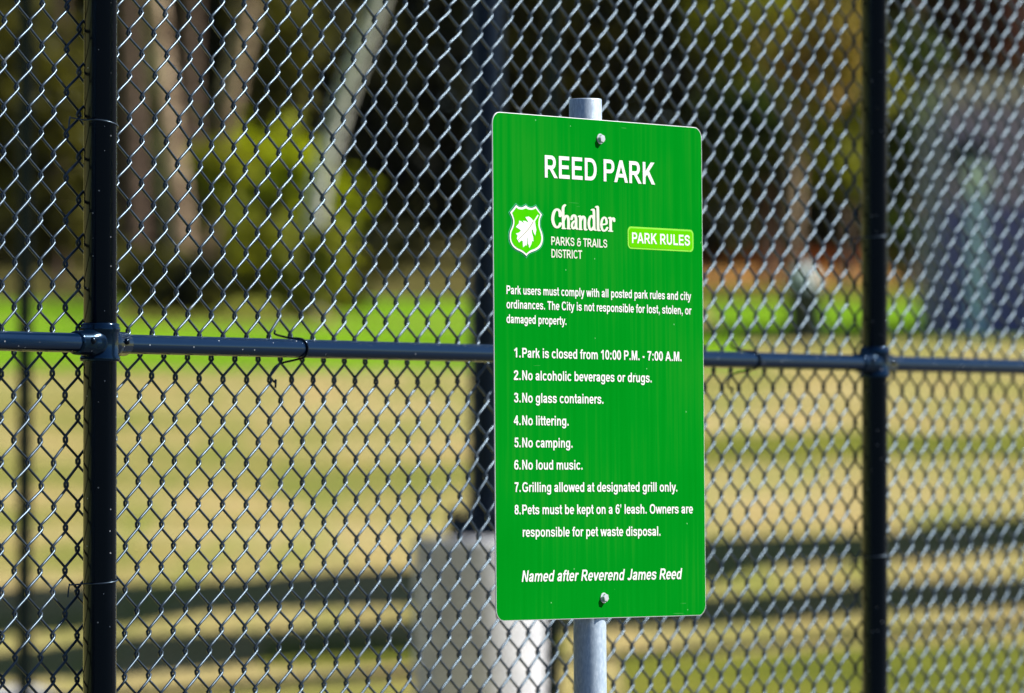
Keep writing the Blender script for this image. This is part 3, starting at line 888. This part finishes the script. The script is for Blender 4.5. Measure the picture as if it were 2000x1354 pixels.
# ---- woven wire
def weave(u0, u1, zb, zt, PIT, VER, rad, off, k0phase, z0, seg=12, sides=6, wob=0.004, seed=3, hook=1.9, dents=()):
    """interlocked zigzag wires in (u, n, z); every wire is a flattened coil hooked into its neighbours"""
    rr = np.random.default_rng(seed)
    kmin, kmax = int(math.floor(u0 / (PIT / 2))), int(math.ceil(u1 / (PIT / 2)))
    nz = int((zt - zb) / VER * seg)
    th = np.linspace(0, 2 * np.pi * (zt - zb) / VER, nz)
    Vs, Fs = [], []
    base = 0
    ph = rr.random(8) * 6.28
    e = rad * hook
    for k_ in range(kmin, kmax):
        par = (k_ + k0phase) % 2
        # right extreme (column k+1) at z = z0 + VER*(m + (k+1+ph)%2 / 2)
        th0 = 2 * np.pi * (zb - (z0 + VER * (0.5 * par))) / VER - np.pi / 2
        a = th + th0
        tri = np.arcsin(0.93 * np.sin(a)) / np.arcsin(0.93)
        uu = off + (k_ + 0.5) * PIT / 2 + (PIT / 4 + e) * tri
        cz = np.cos(a)
        nn = rad * 1.12 * np.tanh(2.6 * cz)
        zz = zb + th * VER / (2 * np.pi)
        # slow unevenness shared by neighbouring wires, as in real stretched fabric
        du = wob * (0.5 * np.sin(uu * 5.1 + zz * 2.3 + ph[0]) + 0.35 * np.sin(uu * 11.7 - zz * 4.1 + ph[1]))
        dz_ = wob * (0.5 * np.sin(uu * 4.3 - zz * 1.9 + ph[2]) + 0.35 * np.sin(uu * 9.1 + zz * 5.7 + ph[3]))
        for (ud, zd, sd, ad, bd) in dents:
            g_ = np.exp(-((uu - ud) ** 2 + (zz - zd) ** 2) / (2 * sd * sd))
            du = du + ad * g_; dz_ = dz_ + bd * g_
        dn = wob * 0.5 * np.sin(uu * 3.1 + zz * 3.3 + ph[4])
        C = np.stack([uu + du, nn + dn, zz + dz_], 1)
        T = np.gradient(C, axis=0); T /= np.linalg.norm(T, axis=1)[:, None]
        A = np.cross(T, np.array([0, 1.0, 0])); A /= np.linalg.norm(A, axis=1)[:, None]
        B = np.cross(T, A)
        q_ = np.arange(sides) * 2 * np.pi / sides
        ring = C[:, None, :] + rad * (A[:, None, :] * np.cos(q_)[None, :, None] + B[:, None, :] * np.sin(q_)[None, :, None])
        Vs.append(ring.reshape(-1, 3))
        i0 = np.arange(nz - 1)[:, None] * sides; s_ = np.arange(sides)[None, :]; s1 = (s_ + 1) % sides
        Fs.append(np.stack([i0 + s_, i0 + s1, i0 + sides + s1, i0 + sides + s_], -1).reshape(-1, 4) + base)
        base += nz * sides
    return np.concatenate(Vs), np.concatenate(Fs)


WR = 0.00265
MESHN = -(PR + 2 * WR + 0.002)
PIT, VER = 0.0760, 0.0785
# phase: one knuckle seen at (272.4, 648) in the photograph's own pixels
d = ray(272.4, 650)
o_ = FB + fn * MESHN
tt = (o_ - CAMP).dot(fn) / d.dot(fn)
qk = CAMP + d * tt - o_
uk, zk = qk.dot(fu), (CAMP + d * tt).z
dents = []
for px_, py_, sd_, ad_, bd_ in ((905, 1010, 0.05, 0.010, 0.006), (965, 925, 0.06, -0.009, 0.004), (1000, 1085, 0.05, 0.009, -0.006), (560, 620, 0.05, -0.007, 0.006), (330, 180, 0.07, 0.008, 0.005),
                                 (1560, 900, 0.06, 0.010, 0.006), (820, 90, 0.08, -0.009, 0.006), (90, 950, 0.06, 0.006, -0.005), (620, 1240, 0.07, 0.008, 0.005), (1850, 420, 0.08, -0.008, 0.006)):
    d = ray(px_, py_); tt = (o_ - CAMP).dot(fn) / d.dot(fn); q_ = CAMP + d * tt
    dents.append(((q_ - o_).dot(fu), q_.z, sd_, ad_, bd_))
Vw, Fw = weave(-BAY - uk, 2 * BAY - uk, 0.03, FH - 0.03, PIT, VER, WR, uk, 1, zk, seg=14, wob=0.0055, dents=dents)
FUm = np.array([list(fu), list(fn), [0, 0, 1]])
Vw[:, 1] += MESHN
# the fabric follows the slight run of the rail
Vw[:, 2] += Vw[:, 0] * DZ
mesh_np('chain_link_mesh', Vw @ FUm, Fw, M['wire'], froot)

# ---- wire ties
def tie(pts, r_=0.0021, mat='black'):
    b = MB()
    b.tube(spl3([fp(*q_) for q_ in pts]), r_, n=8)
    return b.build('wire_tie', M[mat], froot)


def spl3(P, n=6):
    Q = [P[0] * 2 - P[1]] + P + [P[-1] * 2 - P[-2]]
    out = []
    for i in range(1, len(Q) - 2):
        for j in range(n):
            t = j / n
            a, b_, c_, d_ = Q[i - 1], Q[i], Q[i + 1], Q[i + 2]
            out.append(0.5 * ((2 * b_) + (c_ - a) * t + (2 * a - 5 * b_ + 4 * c_ - d_) * t * t + (3 * b_ - a - 3 * c_ + d_) * t ** 3))
    out.append(P[-1])
    return out


def u_at(px):
    dd = ray(px, 690); t_ = (FB - CAMP).dot(fn) / dd.dot(fn)
    return (CAMP + dd * t_ - FB).dot(fu)


for px in (582, 1468):
    u = u_at(px); z = RAILZ + DZ * u
    h = RR + 0.0026
    tie([(u - 0.020, MESHN - 0.002, z + 0.034), (u - 0.030, MESHN + 0.006, z + 0.027), (u - 0.02, -0.008, z + h), (u, 0.010, z + h * 0.86), (u + 0.004, h * 0.95, z + 0.004),
         (u + 0.003, h * 0.7, z - h * 0.75), (u - 0.002, -0.004, z - h - 0.001), (u - 0.012, MESHN, z - h - 0.010), (u - 0.028, MESHN - 0.006, z - h - 0.028), (u - 0.036, MESHN, z - h - 0.036),
         (u - 0.034, MESHN + 0.007, z - h - 0.044), (u - 0.026, MESHN + 0.004, z - h - 0.04), (u - 0.03, MESHN + 0.006, z - h - 0.054)], 0.0021)


def post_tie(i, py, tilt):
    r_ = (PR if i <= 0 else 0.0288) + 0.002
    u = i * BAY
    base = at(195.5 if i == 0 else 1708, py, 10.3 if i == 0 else 12.83)
    z = base.z
    pts = [(u - 0.052, MESHN + 0.004, z - tilt * 1.5 - 0.022), (u - 0.050, MESHN + 0.006, z - tilt * 1.5)]
    pts += [(u - 0.046, MESHN + 0.007, z - tilt * 1.45)]
    for a in (200, 170, 140, 110, 80, 50, 20, -10, -30):
        pts.append((u + r_ * math.cos(R_(a)), r_ * math.sin(R_(a)), z + tilt * math.cos(R_(a))))
    pts += [(u + r_ + 0.004, MESHN + 0.002, z + tilt + 0.004), (u + r_ - 0.002, MESHN - 0.006, z + tilt + 0.016)]
    tie(pts, 0.0014, 'wire')


post_tie(0, 243, -0.007)
post_tie(0, 1136, 0.004)
post_tie(1, 462, 0.003)
post_tie(1, 1085, 0.003)

# ------------------------------------------------------------------ second fence further back
FY = 24.0
xa = at(48, 900, FY).x; xb = at(1079, 900, FY).x
f2 = empty('chain_link_fence', (xa, FY, 0), 'far blurred black chain link fence on slim posts between the near fence and the lawn', 'fence')
SP = xb - xa
for i in range(-4, 7):
    b = MB()
    b.lathe([(0.032, -0.4), (0.032, 3.62), (0.038, 3.63), (0.03, 3.68), (0.004, 3.70)], (i * SP, 0, 0), (0, 0, 1), 20)
    b.build('post', M['black_far'], f2)
b = MB()
b.tube([(-4 * SP, 0, 3.58), (6 * SP, 0, 3.58)], 0.02, n=14)
b.build('rail', M['black_far'], f2)
V2, F2 = weave(-4 * SP, 6 * SP, 0.04, 3.56, 0.078, 0.078, 0.0019, 0.0, 1, 0.0, seg=8, sides=4, wob=0.003, seed=5)
V2[:, 1] = -V2[:, 1] + 0.04
M['wire_far'] = noise_mat('matte_black_wire', 20, [(0.3, (0.006, 0.007, 0.01)), (0.7, (0.01, 0.012, 0.016))], rough=0.7, spec=0.1)
mesh_np('chain_link_mesh', V2, F2, M['wire_far'], f2)

# ------------------------------------------------------------------ light pole on a concrete footing
PYL = 27.0
c = at(939, 1050, PYL)
lp = empty('light_pole', (c.x, PYL, gz(PYL)), 'thick dark pole bolted to a round pale concrete footing behind the sign', 'pole')
ht = c.z - gz(PYL)
b = MB()
b.lathe([(0.318, -0.5), (0.318, ht - 0.03), (0.312, ht - 0.012), (0.296, ht)], (0, 0, 0), (0, 0, 1), 48)
b.build('concrete_footing', M['concrete'], lp)
b = MB()
b.box((-0.155, -0.155, ht + 0.004), (0.185, 0.155, ht + 0.105)); b.build('base_plate', M['black_far'], lp, 0.004)
for ax_ in (-0.12, 0.15):
    for ay_ in (-0.12, 0.12):
        b = MB(); b.lathe([(0.014, ht - 0.04), (0.014, ht + 0.145)], (ax_, ay_, 0), (0, 0, 1), 10)
        b.lathe([(0.026, ht + 0.107), (0.026, ht + 0.13)], (ax_, ay_, 0), (0, 0, 1), 6, smooth=False)
        b.build('anchor_bolt', M['black_far'], lp)
b = MB()
b.lathe([(0.10, ht + 0.107), (0.088, ht + 0.15), (0.084, ht + 0.3), (0.062, 9.0), (0.05, 9.02)], (0.025, 0, 0), (0, 0, 1), 32)
b.build('pole', M['black_far'], lp)

# ------------------------------------------------------------------ trash bin
BYY = at_ground(1571, 668).y
c = at(1571, 668, BYY)
tb = empty('trash_bin', (c.x, BYY, gz(BYY)), 'dark round trash bin with a pale teal domed lid on the far grass', 'trash bin')
b = MB(); b.lathe([(0.215, 0.0), (0.225, 0.02), (0.24, 0.66), (0.25, 0.67), (0.25, 0.70), (0.235, 0.71)], (0, 0, 0), (0, 0, 1), 28); b.build('body', M['dark_green'], tb)
b = MB(); b.lathe([(0.175, 0.712), (0.18, 0.73), (0.17, 0.83), (0.13, 0.94), (0.08, 1.0), (0.02, 1.01)], (0, 0, 0), (0, 0, 1), 28); lid = b.build('lid', M['teal_lid'], tb)
b = MB(); b.box((-0.08, -0.19, 0.75), (0.08, -0.12, 0.83)); b.build('opening', M['dark_green'], lid)

# ------------------------------------------------------------------ building at the right
SY = at_ground(1900, 660).y
xl = at(1846, 500, SY).x
sz0 = gz(SY)
tz = at(1900, 150, SY).z - sz0
bd = empty('restroom_building', (xl, SY, sz0), 'mauve grey flat roofed park building at the right edge beyond the fence', 'building')
b = MB(); b.box((0, 0, -0.3), (7, 5, tz - 0.35)); b.build('wall', M['shed_wall'], bd)
b = MB(); b.box((-0.06, -0.06, tz - 0.348), (7.06, 5.06, tz)); b.build('fascia', M['shed_trim'], bd)
b = MB(); b.box((-0.2, -0.2, tz + 0.002), (7.2, 5.2, tz + 0.12)); b.build('roof', M['shed_roof'], bd)
b = MB(); b.box((-0.03, -0.03, -0.25), (7.03, 0.0 - 0.003, 1.75)); b.build('plinth', noise_mat('blue_grey_plinth', 3, [(0.3, (0.09, 0.10, 0.32)), (0.7, (0.13, 0.14, 0.40))], rough=0.7), bd)
px0 = at(1890, 500, SY).x - xl; px1 = at(1924, 500, SY).x - xl
b = MB(); b.box((px0, -0.14, -0.2), (px1, -0.034, at(1900, 355, SY).z - sz0)); b.build('downpipe', M['pale_blue'], bd, 0.02)
b = MB(); b.box((px0 - 0.03, -0.22, at(1900, 372, SY).z - sz0), (px1 + 0.05, -0.035, at(1900, 318, SY).z - sz0)); b.build('pipe_hopper', M['teal_lid'], bd, 0.03)
b = MB(); b.box((px0 - 0.22, -0.09, at(1900, 330, SY).z - sz0), (px1 - 0.02, -0.004, at(1900, 275, SY).z - sz0)); b.build('wall_box', M['dark_green'], bd, 0.01)

# ------------------------------------------------------------------ low brick wall
WY = 109.2
w0, w1 = at(1300, 500, WY).x, at(1846, 500, WY).x
bw = empty('low_brick_wall', (w0, WY, gz(WY)), 'low rust brown brick wall at the foot of the trees on the right', 'wall')
wh = at(1600, 494, WY).z - gz(WY)
b = MB(); b.box((0, 0, -0.2), (w1 - w0 + 2, 0.3, wh)); b.build('brick_face', M['rust_brick'], bw)
b = MB(); b.box((-0.04, -0.05, wh + 0.003), (w1 - w0 + 2.04, 0.35, wh + 0.10)); b.build('coping', M['brick_cap'], bw)

# ------------------------------------------------------------------ trees
def leaves(blobs, size, seed):
    """blobs: (centre, radius xyz, clump count, leaves per clump); small folded leaf faces in clumps with gaps"""
    rr = np.random.default_rng(seed)
    Cs = []
    for c_, rad, nc, nl in blobs:
        dd = rr.normal(size=(nc, 3)); dd /= np.linalg.norm(dd, axis=1)[:, None]
        dd *= (rr.random(nc) ** 0.45)[:, None]
        cc = np.array(c_) + dd * np.array(rad)
        sp = 0.16 * np.mean(rad) + 0.12
        pts = cc[:, None, :] + rr.normal(size=(nc, nl, 3)) * sp * (0.6 + 0.8 * rr.random((nc, 1, 1)))
        Cs.append(pts.reshape(-1, 3))
    C = np.concatenate(Cs)
    n_ = len(C)
    a = rr.normal(size=(n_, 3)); a /= np.linalg.norm(a, axis=1)[:, None]
    t_ = rr.normal(size=(n_, 3)); b_ = np.cross(a, t_); b_ /= np.linalg.norm(b_, axis=1)[:, None]
    s_ = size * (0.6 + 0.8 * rr.random((n_, 1)))
    V = np.stack([C - a * s_ * 0.6, C + b_ * s_ * 0.32, C + a * s_ * 0.6, C - b_ * s_ * 0.32], 1).reshape(-1, 3)
    F = np.arange(n_ * 4).reshape(-1, 4)
    return V, F


def tree(name, base, trunk_pts, radii, bark, blobs, size, leafm, label, cat, seed, limbs=(), group=None):
    """trunk_pts and blobs relative to base"""
    t_ = empty(name, base, label, cat, group)
    b = MB()
    b.tube(spl3([Vector(q_) for q_ in trunk_pts], 4), list(np.interp(np.linspace(0, 1, (len(trunk_pts) - 1) * 4 + 1), np.linspace(0, 1, len(radii)), radii)), n=14)
    for P_, r_ in limbs:
        b.tube(spl3([Vector(q_) for q_ in P_], 4), list(np.linspace(r_, r_ * 0.3, (len(P_) - 1) * 4 + 1)), n=8)
    b.build('trunk', M[bark], t_)
    if blobs:
        V, F = leaves(blobs, size, seed)
        mesh_np('crown', V, F, M[leafm], t_, smooth=False)
    return t_


def rel(px, py, Y, base):
    q_ = at(px, py, Y)
    return (q_.x - base.x, Y - base.y, q_.z - base.z)


def gbase(px, Y):
    return Vector(((px - 1000) / FPX * Y, Y, gz(Y)))


# far dark belt: individual evergreens in two rows that close the view
k_ = 0
for row, (Y, n_, x0, x1, hh) in enumerate(((113.0, 17, -31.0, 25.0, 10.5), (122.0, 15, -33.0, 27.0, 13.5))):
    for i in range(n_):
        X = x0 + (x1 - x0) * i / (n_ - 1) + random.uniform(-0.5, 0.5)
        yy = Y + random.uniform(-1.5, 1.5)
        h_ = hh + random.uniform(-1, 1.5)
        bs = Vector((X, yy, gz(yy)))
        rx = 2.1 + random.uniform(0, 0.5)
        bl_ = [((0, 0, h_ * 0.16), (rx * 1.0, 1.6, h_ * 0.16), 60, 22), ((0.2, 0, h_ * 0.42), (rx * 1.1, 1.7, h_ * 0.2), 80, 22),
               ((-0.2, 0, h_ * 0.72), (rx * 0.95, 1.5, h_ * 0.22), 70, 22)]
        lm = 'leaf_dark' if (i + row) % 3 else 'leaf_olive'
        if row == 1: lm = 'leaf_dark'
        lab = ('dark evergreen tree in the shadowy belt beyond the lawn' if lm == 'leaf_dark' else 'olive tinted tree in the shadowy belt beyond the lawn')
        tree('evergreen_tree', bs, [(0, 0, -0.3), (0.1, 0, h_ * 0.3), (-0.1, 0, h_ * 0.6), (0, 0, h_ * 0.9)], [0.24, 0.16, 0.05], 'bark_dark', bl_, 0.42, lm,
             lab, 'tree', 100 + k_, group='dark evergreens behind the lawn' if lm == 'leaf_dark' else 'olive evergreens behind the lawn')
        k_ += 1


def trunk_tree(pix, Y, rad, bark, label, blobs_px, size, leafm, seed, name='tree', limbs_px=()):
    """pix: image points from the foot upwards; blobs_px: (px, py, dY, r_px_x, r_px_y, clumps, leaves)"""
    base = gbase(pix[0][0], Y)
    pts = [(0, 0, -0.3)] + [rel(px, py, Y, base) for px, py in pix[1:]]
    bl_ = []
    for px, py, dY, rx, ry, nc, nl in blobs_px:
        q_ = rel(px, py, Y + dY, base)
        bl_.append((q_, (rx * Y / FPX, 0.8 * rx * Y / FPX, ry * Y / FPX), nc, nl))
    lm_ = [([rel(a, b2, Y, base) for a, b2 in P_], r_) for P_, r_ in limbs_px]
    return tree(name, base, pts, rad, bark, bl_, size, leafm, label, 'tree', seed, lm_)


trunk_tree([(358, 590), (345, 430), (318, 200), (300, 0), (285, -250), (290, -480)], 88, [0.25, 0.22, 0.16, 0.08], 'bark_brown',
           'straight tan brown trunk just right of the near left post', [(20, -640, 0, 240, 180, 60, 20)], 0.26, 'leaf_olive', 11,
           limbs_px=[([(292, -150), (200, -380), (80, -580)], 0.10), ([(288, -300), (180, -480), (20, -560)], 0.07)])
trunk_tree([(392, 600), (400, 430), (425, 300), (470, 90), (495, -40), (540, -300)], 91, [0.24, 0.20, 0.15, 0.08], 'bark_brown',
           'leaning tan brown trunk right of the straight one', [(330, -820, 0, 220, 160, 60, 20)], 0.26, 'leaf_olive', 12,
           limbs_px=[([(520, -180), (480, -420), (400, -700)], 0.08)])
trunk_tree([(262, 600), (258, 300), (248, 0), (262, -300)], 96, [0.26, 0.2, 0.1], 'bark_dark',
           'dark mauve brown trunk close beside the near left post', [(-150, -520, 0, 200, 140, 50, 20)], 0.26, 'leaf_dark', 13,
           limbs_px=[([(255, -180), (120, -360), (-100, -480)], 0.09)])
trunk_tree([(606, 585), (618, 400), (640, 300), (668, 200), (705, 100), (745, -10), (840, -260)], 86, [0.15, 0.14, 0.135, 0.12, 0.07], 'bark_white',
           'slim whitish trunk leaning to the right', [(760, -760, 0, 230, 150, 60, 20)], 0.24, 'leaf_olive', 14,
           limbs_px=[([(770, -70), (800, -360), (760, -680)], 0.07)])
trunk_tree([(1546, 560), (1548, 430), (1556, 270), (1562, 120), (1570, 10)], 96, [0.15, 0.13, 0.09, 0.03], 'bark_brown',
           'thin tan trunk under an autumn coloured crown left of the near right post',
           [(1590, 110, 0, 75, 85, 30, 18), (1640, 40, 0, 55, 60, 20, 18)], 0.24, 'leaf_autumn', 15,
           limbs_px=[([(1556, 270), (1600, 160), (1640, 60)], 0.05), ([(1556, 260), (1500, 160), (1460, 90)], 0.05)])
trunk_tree([(1650, 600), (1652, 400), (1660, 150), (1655, -100)], 99, [0.12, 0.1, 0.05], 'bark_dark',
           'yellow green tree beside the near right post', [(1640, 160, -1, 60, 130, 40, 18), (1470, 60, 0, 90, 80, 35, 18), (1640, 330, 0, 40, 50, 12, 18)], 0.26, 'leaf_lime', 16,
           limbs_px=[([(1655, 200), (1560, 120), (1470, 60)], 0.05)])
trunk_tree([(1500, 600), (1498, 400), (1490, 200), (1480, 0)], 102, [0.16, 0.12, 0.06], 'bark_dark',
           'mid green tree behind the autumn coloured one', [(1480, 230, 0, 90, 90, 40, 18), (1590, 240, 0, 60, 60, 25, 18), (1420, 330, 0, 60, 60, 15, 18)], 0.28, 'leaf_green', 17)
trunk_tree([(1780, 600), (1778, 400), (1790, 150), (1780, -80)], 100, [0.14, 0.11, 0.05], 'bark_dark',
           'thin green tree between the near right post and the mauve building', [(1780, 150, 0, 45, 90, 22, 18), (1770, 330, 0, 45, 90, 18, 18), (1760, 470, 0, 60, 40, 12, 18)], 0.26, 'leaf_green', 18)
trunk_tree([(1945, 500), (1942, 300), (1938, 60), (1940, -100)], 92, [0.14, 0.11, 0.06], 'bark_dark',
           'russet leaved tree rising behind the mauve building', [(1940, 50, 0, 55, 80, 35, 18)], 0.26, 'leaf_russet', 19)
trunk_tree([(110, 600), (112, 400), (118, 200), (120, -100)], 101, [0.15, 0.12, 0.07], 'bark_dark',
           'olive brown tree left of the near left post', [(110, 170, 0, 60, 140, 40, 18), (110, 420, 0, 70, 60, 15, 18), (30, 440, 0, 60, 60, 15, 18)], 0.28, 'leaf_olive', 20)
trunk_tree([(560, 600), (562, 400), (570, 150), (560, -100)], 100, [0.13, 0.1, 0.06], 'bark_dark',
           'olive yellow tree between the leaning brown trunk and the whitish trunk', [(555, 70, 0, 70, 80, 36, 18), (540, 200, 0, 45, 50, 10, 18)], 0.26, 'leaf_olive', 21)


def shrub(px, py_foot, py_top, rx, Y, mat, label, seed, nc=45, nl=20, size=0.22):
    base = gbase(px, Y)
    zt = at(px, py_top, Y).z - base.z
    s_ = empty('shrub', base, label, 'shrub')
    zb = max(0.15, at(px, py_foot, Y).z - base.z)
    b = MB()
    for j in range(5):
        a = j * 1.3
        b.tube(spl3([Vector((0, 0, -0.1)), Vector((0.1 * math.cos(a), 0.1 * math.sin(a), zt * 0.3)), Vector((0.35 * math.cos(a), 0.35 * math.sin(a), zt * 0.75))], 4), [0.035] * 4 + [0.025] * 3 + [0.012] * 2, n=6)
    b.build('stems', M['bark_dark'], s_)
    r_ = rx * Y / FPX
    rq = random.Random(seed)
    hz_ = (zt - zb) / 2
    bl_ = [((rq.uniform(-0.62, 0.62) * r_, rq.uniform(-0.4, 0.4) * r_, (zt + zb) / 2 + rq.uniform(-0.6, 0.55) * hz_),
            (r_ * rq.uniform(0.3, 0.55), r_ * 0.5, hz_ * rq.uniform(0.3, 0.55)), max(4, nc // 6), nl) for _ in range(7)]
    V, F = leaves(bl_, size, seed)
    mesh_np('foliage', V, F, M[mat], s_, smooth=False)


shrub(545, 440, 262, 125, 95, 'leaf_yellow', 'bright yellow green shrub left of the whitish trunk', 31, 90, 30, 0.24)
shrub(300, 640, 500, 75, 87, 'leaf_olive', 'low olive brown brush at the foot of the straight tan trunk', 38, 40)
shrub(390, 640, 520, 60, 86, 'leaf_dark', 'low dark brush between the two tan brown trunks', 39, 30)
shrub(660, 640, 545, 50, 87, 'leaf_olive', 'low olive brush right of the whitish trunk foot', 40, 30)
trunk_tree([(392, 600), (378, 420), (366, 200), (372, 0), (380, -300)], 97, [0.24, 0.2, 0.12], 'bark_dark',
           'dark trunk seen between the two tan brown trunks', [(200, -700, 0, 200, 140, 50, 20)], 0.26, 'leaf_dark', 25,
           limbs_px=[([(376, -150), (320, -400), (230, -620)], 0.09)])
shrub(500, 640, 420, 115, 93, 'leaf_lime', 'wide lime olive shrub below the bright yellow green one', 32, 90, 24)
shrub(612, 650, 440, 52, 84, 'leaf_lime', 'lime olive shrub standing in front of the whitish trunk foot', 41, 45)
shrub(600, 590, 470, 60, 98, 'leaf_olive', 'low olive shrub at the foot of the whitish trunk', 33, 40)
shrub(720, 600, 480, 80, 104, 'leaf_dark', 'dark shrub at the wood edge left of the thick pole', 34, 40)
shrub(405, 430, 275, 60, 90, 'leaf_lime', 'small lime shrub against the foot of the leaning brown trunk', 36, 26)
shrub(1400, 500, 420, 90, 108, 'leaf_dark', 'dark shrub above the low brick wall beside the sign', 37, 40)

# unseen foliage rows added behind and left of the camera to darken post reflections
wb = Vector((-10, -30, 0))
wk = empty('added_windbreak', wb, 'unseen tall dark foliage row added behind the camera to darken post reflections', 'added_hedge')
b = MB()
b.tube([(-22, 0, 0.8), (22, 0.2, 0.8)], 0.08, n=6)
b.build('stems', M['bark_dark'], wk)
V, F = leaves([((-22 + j * 2.4, 0, 4.4), (1.6, 1.6, 4.6), 70, 16) for j in range(19)], 0.5, 78)
mesh_np('foliage', V, F, M['leaf_dark'], wk, smooth=False)
hb = Vector((-7.5, 6, 0))
hg = empty('added_hedge', hb, 'unseen dark foliage row added left of the camera to darken post reflections', 'added_hedge')
b = MB()
b.tube([(0, -13, 0.5), (0.05, 13, 0.5)], 0.05, n=6)
b.build('stems', M['bark_dark'], hg)
V, F = leaves([((0, -13 + j * 2.2, 1.9), (0.9, 1.4, 2.0), 60, 16) for j in range(13)], 0.3, 77)
mesh_np('foliage', V, F, M['leaf_dark'], hg, smooth=False)

# ------------------------------------------------------------------ added unseen shadow caster, its strips shaped to lay long shadows across the lawn
dirv = Vector((6.75, 7.0, 0)).normalized(); prp = Vector((dirv.y, -dirv.x, 0))
cen = Vector((-0.66, 36.9, 0)); H = 5.4
rootp = cen + Vector((sdir.x / sdir.z * H, sdir.y / sdir.z * H, 0))
cn = empty('added_shadow_caster', (rootp.x, rootp.y, gz(rootp.y)), 'unseen dark strips on tall posts added above the frame to shadow the lawn', 'shadow_blocker')
zt = gz(36.9) + H - gz(rootp.y)
dirs2 = Vector((1.0, 0.85, 0)).normalized()
org2 = Vector((1.21 - cen.x, 34.35 - cen.y, 0))
for dv, og, wd, sh_ in ((dirv, prp * 0.12, 2.25, 0.0), (dirs2, org2, 1.5, 0.2), (dirs2, org2 + Vector((1.25, -1.3, 0)), 0.36, 0.2)):
    pv = Vector((dv.y, -dv.x, 0))
    Mx = Matrix((dv, pv, Vector((0, 0, 1)))).transposed().to_4x4()
    Mx.translation = og
    # wavy strip, edges uneven so that the shadow it throws is uneven
    V, F = [], []
    rr = random.Random(int(wd * 100))
    p0, p1, p2 = (rr.random() * 6 for _ in range(3))
    ns = 72
    for q_ in range(ns + 1):
        x = -14 + 30 * q_ / ns
        a_ = wd / 2 * (1 + 0.22 * math.sin(x * 1.3 + p0) + 0.16 * math.sin(x * 3.1 + p1))
        c_ = wd / 2 * (1 + 0.22 * math.sin(x * 1.1 + p1) + 0.16 * math.sin(x * 2.7 + p2))
        z_ = zt + sh_ + 0.05 * math.sin(x * 0.9 + p2)
        V += [Mx @ Vector((x, -a_, z_)), Mx @ Vector((x, c_, z_)), Mx @ Vector((x, c_, z_ + 0.03)), Mx @ Vector((x, -a_, z_ + 0.03))]
    for q_ in range(ns):
        for e_ in range(4):
            F.append([q_ * 4 + e_, q_ * 4 + (e_ + 1) % 4, q_ * 4 + 4 + (e_ + 1) % 4, q_ * 4 + 4 + e_])
    F += [[0, 3, 2, 1], [ns * 4, ns * 4 + 1, ns * 4 + 2, ns * 4 + 3]]
    mesh_py('shadow_strip', V, F, M['shed_roof'], cn)
Mx = Matrix((dirv, prp, Vector((0, 0, 1)))).transposed().to_4x4()
for s_ in (-13.5, 15.5):
    b = MB()
    pq = dirv * s_ + prp * 1.07
    b.lathe([(0.07, -0.5 + gz(rootp.y + pq.y) - gz(rootp.y)), (0.07, zt - 0.12)], (pq.x, pq.y, 0), (0, 0, 1), 16)
    b.box((s_ - 0.06, -0.4, zt - 0.122), (s_ + 0.06, 2.5, zt - 0.002), Mx)
    b.build('post', M['black_far'], cn)
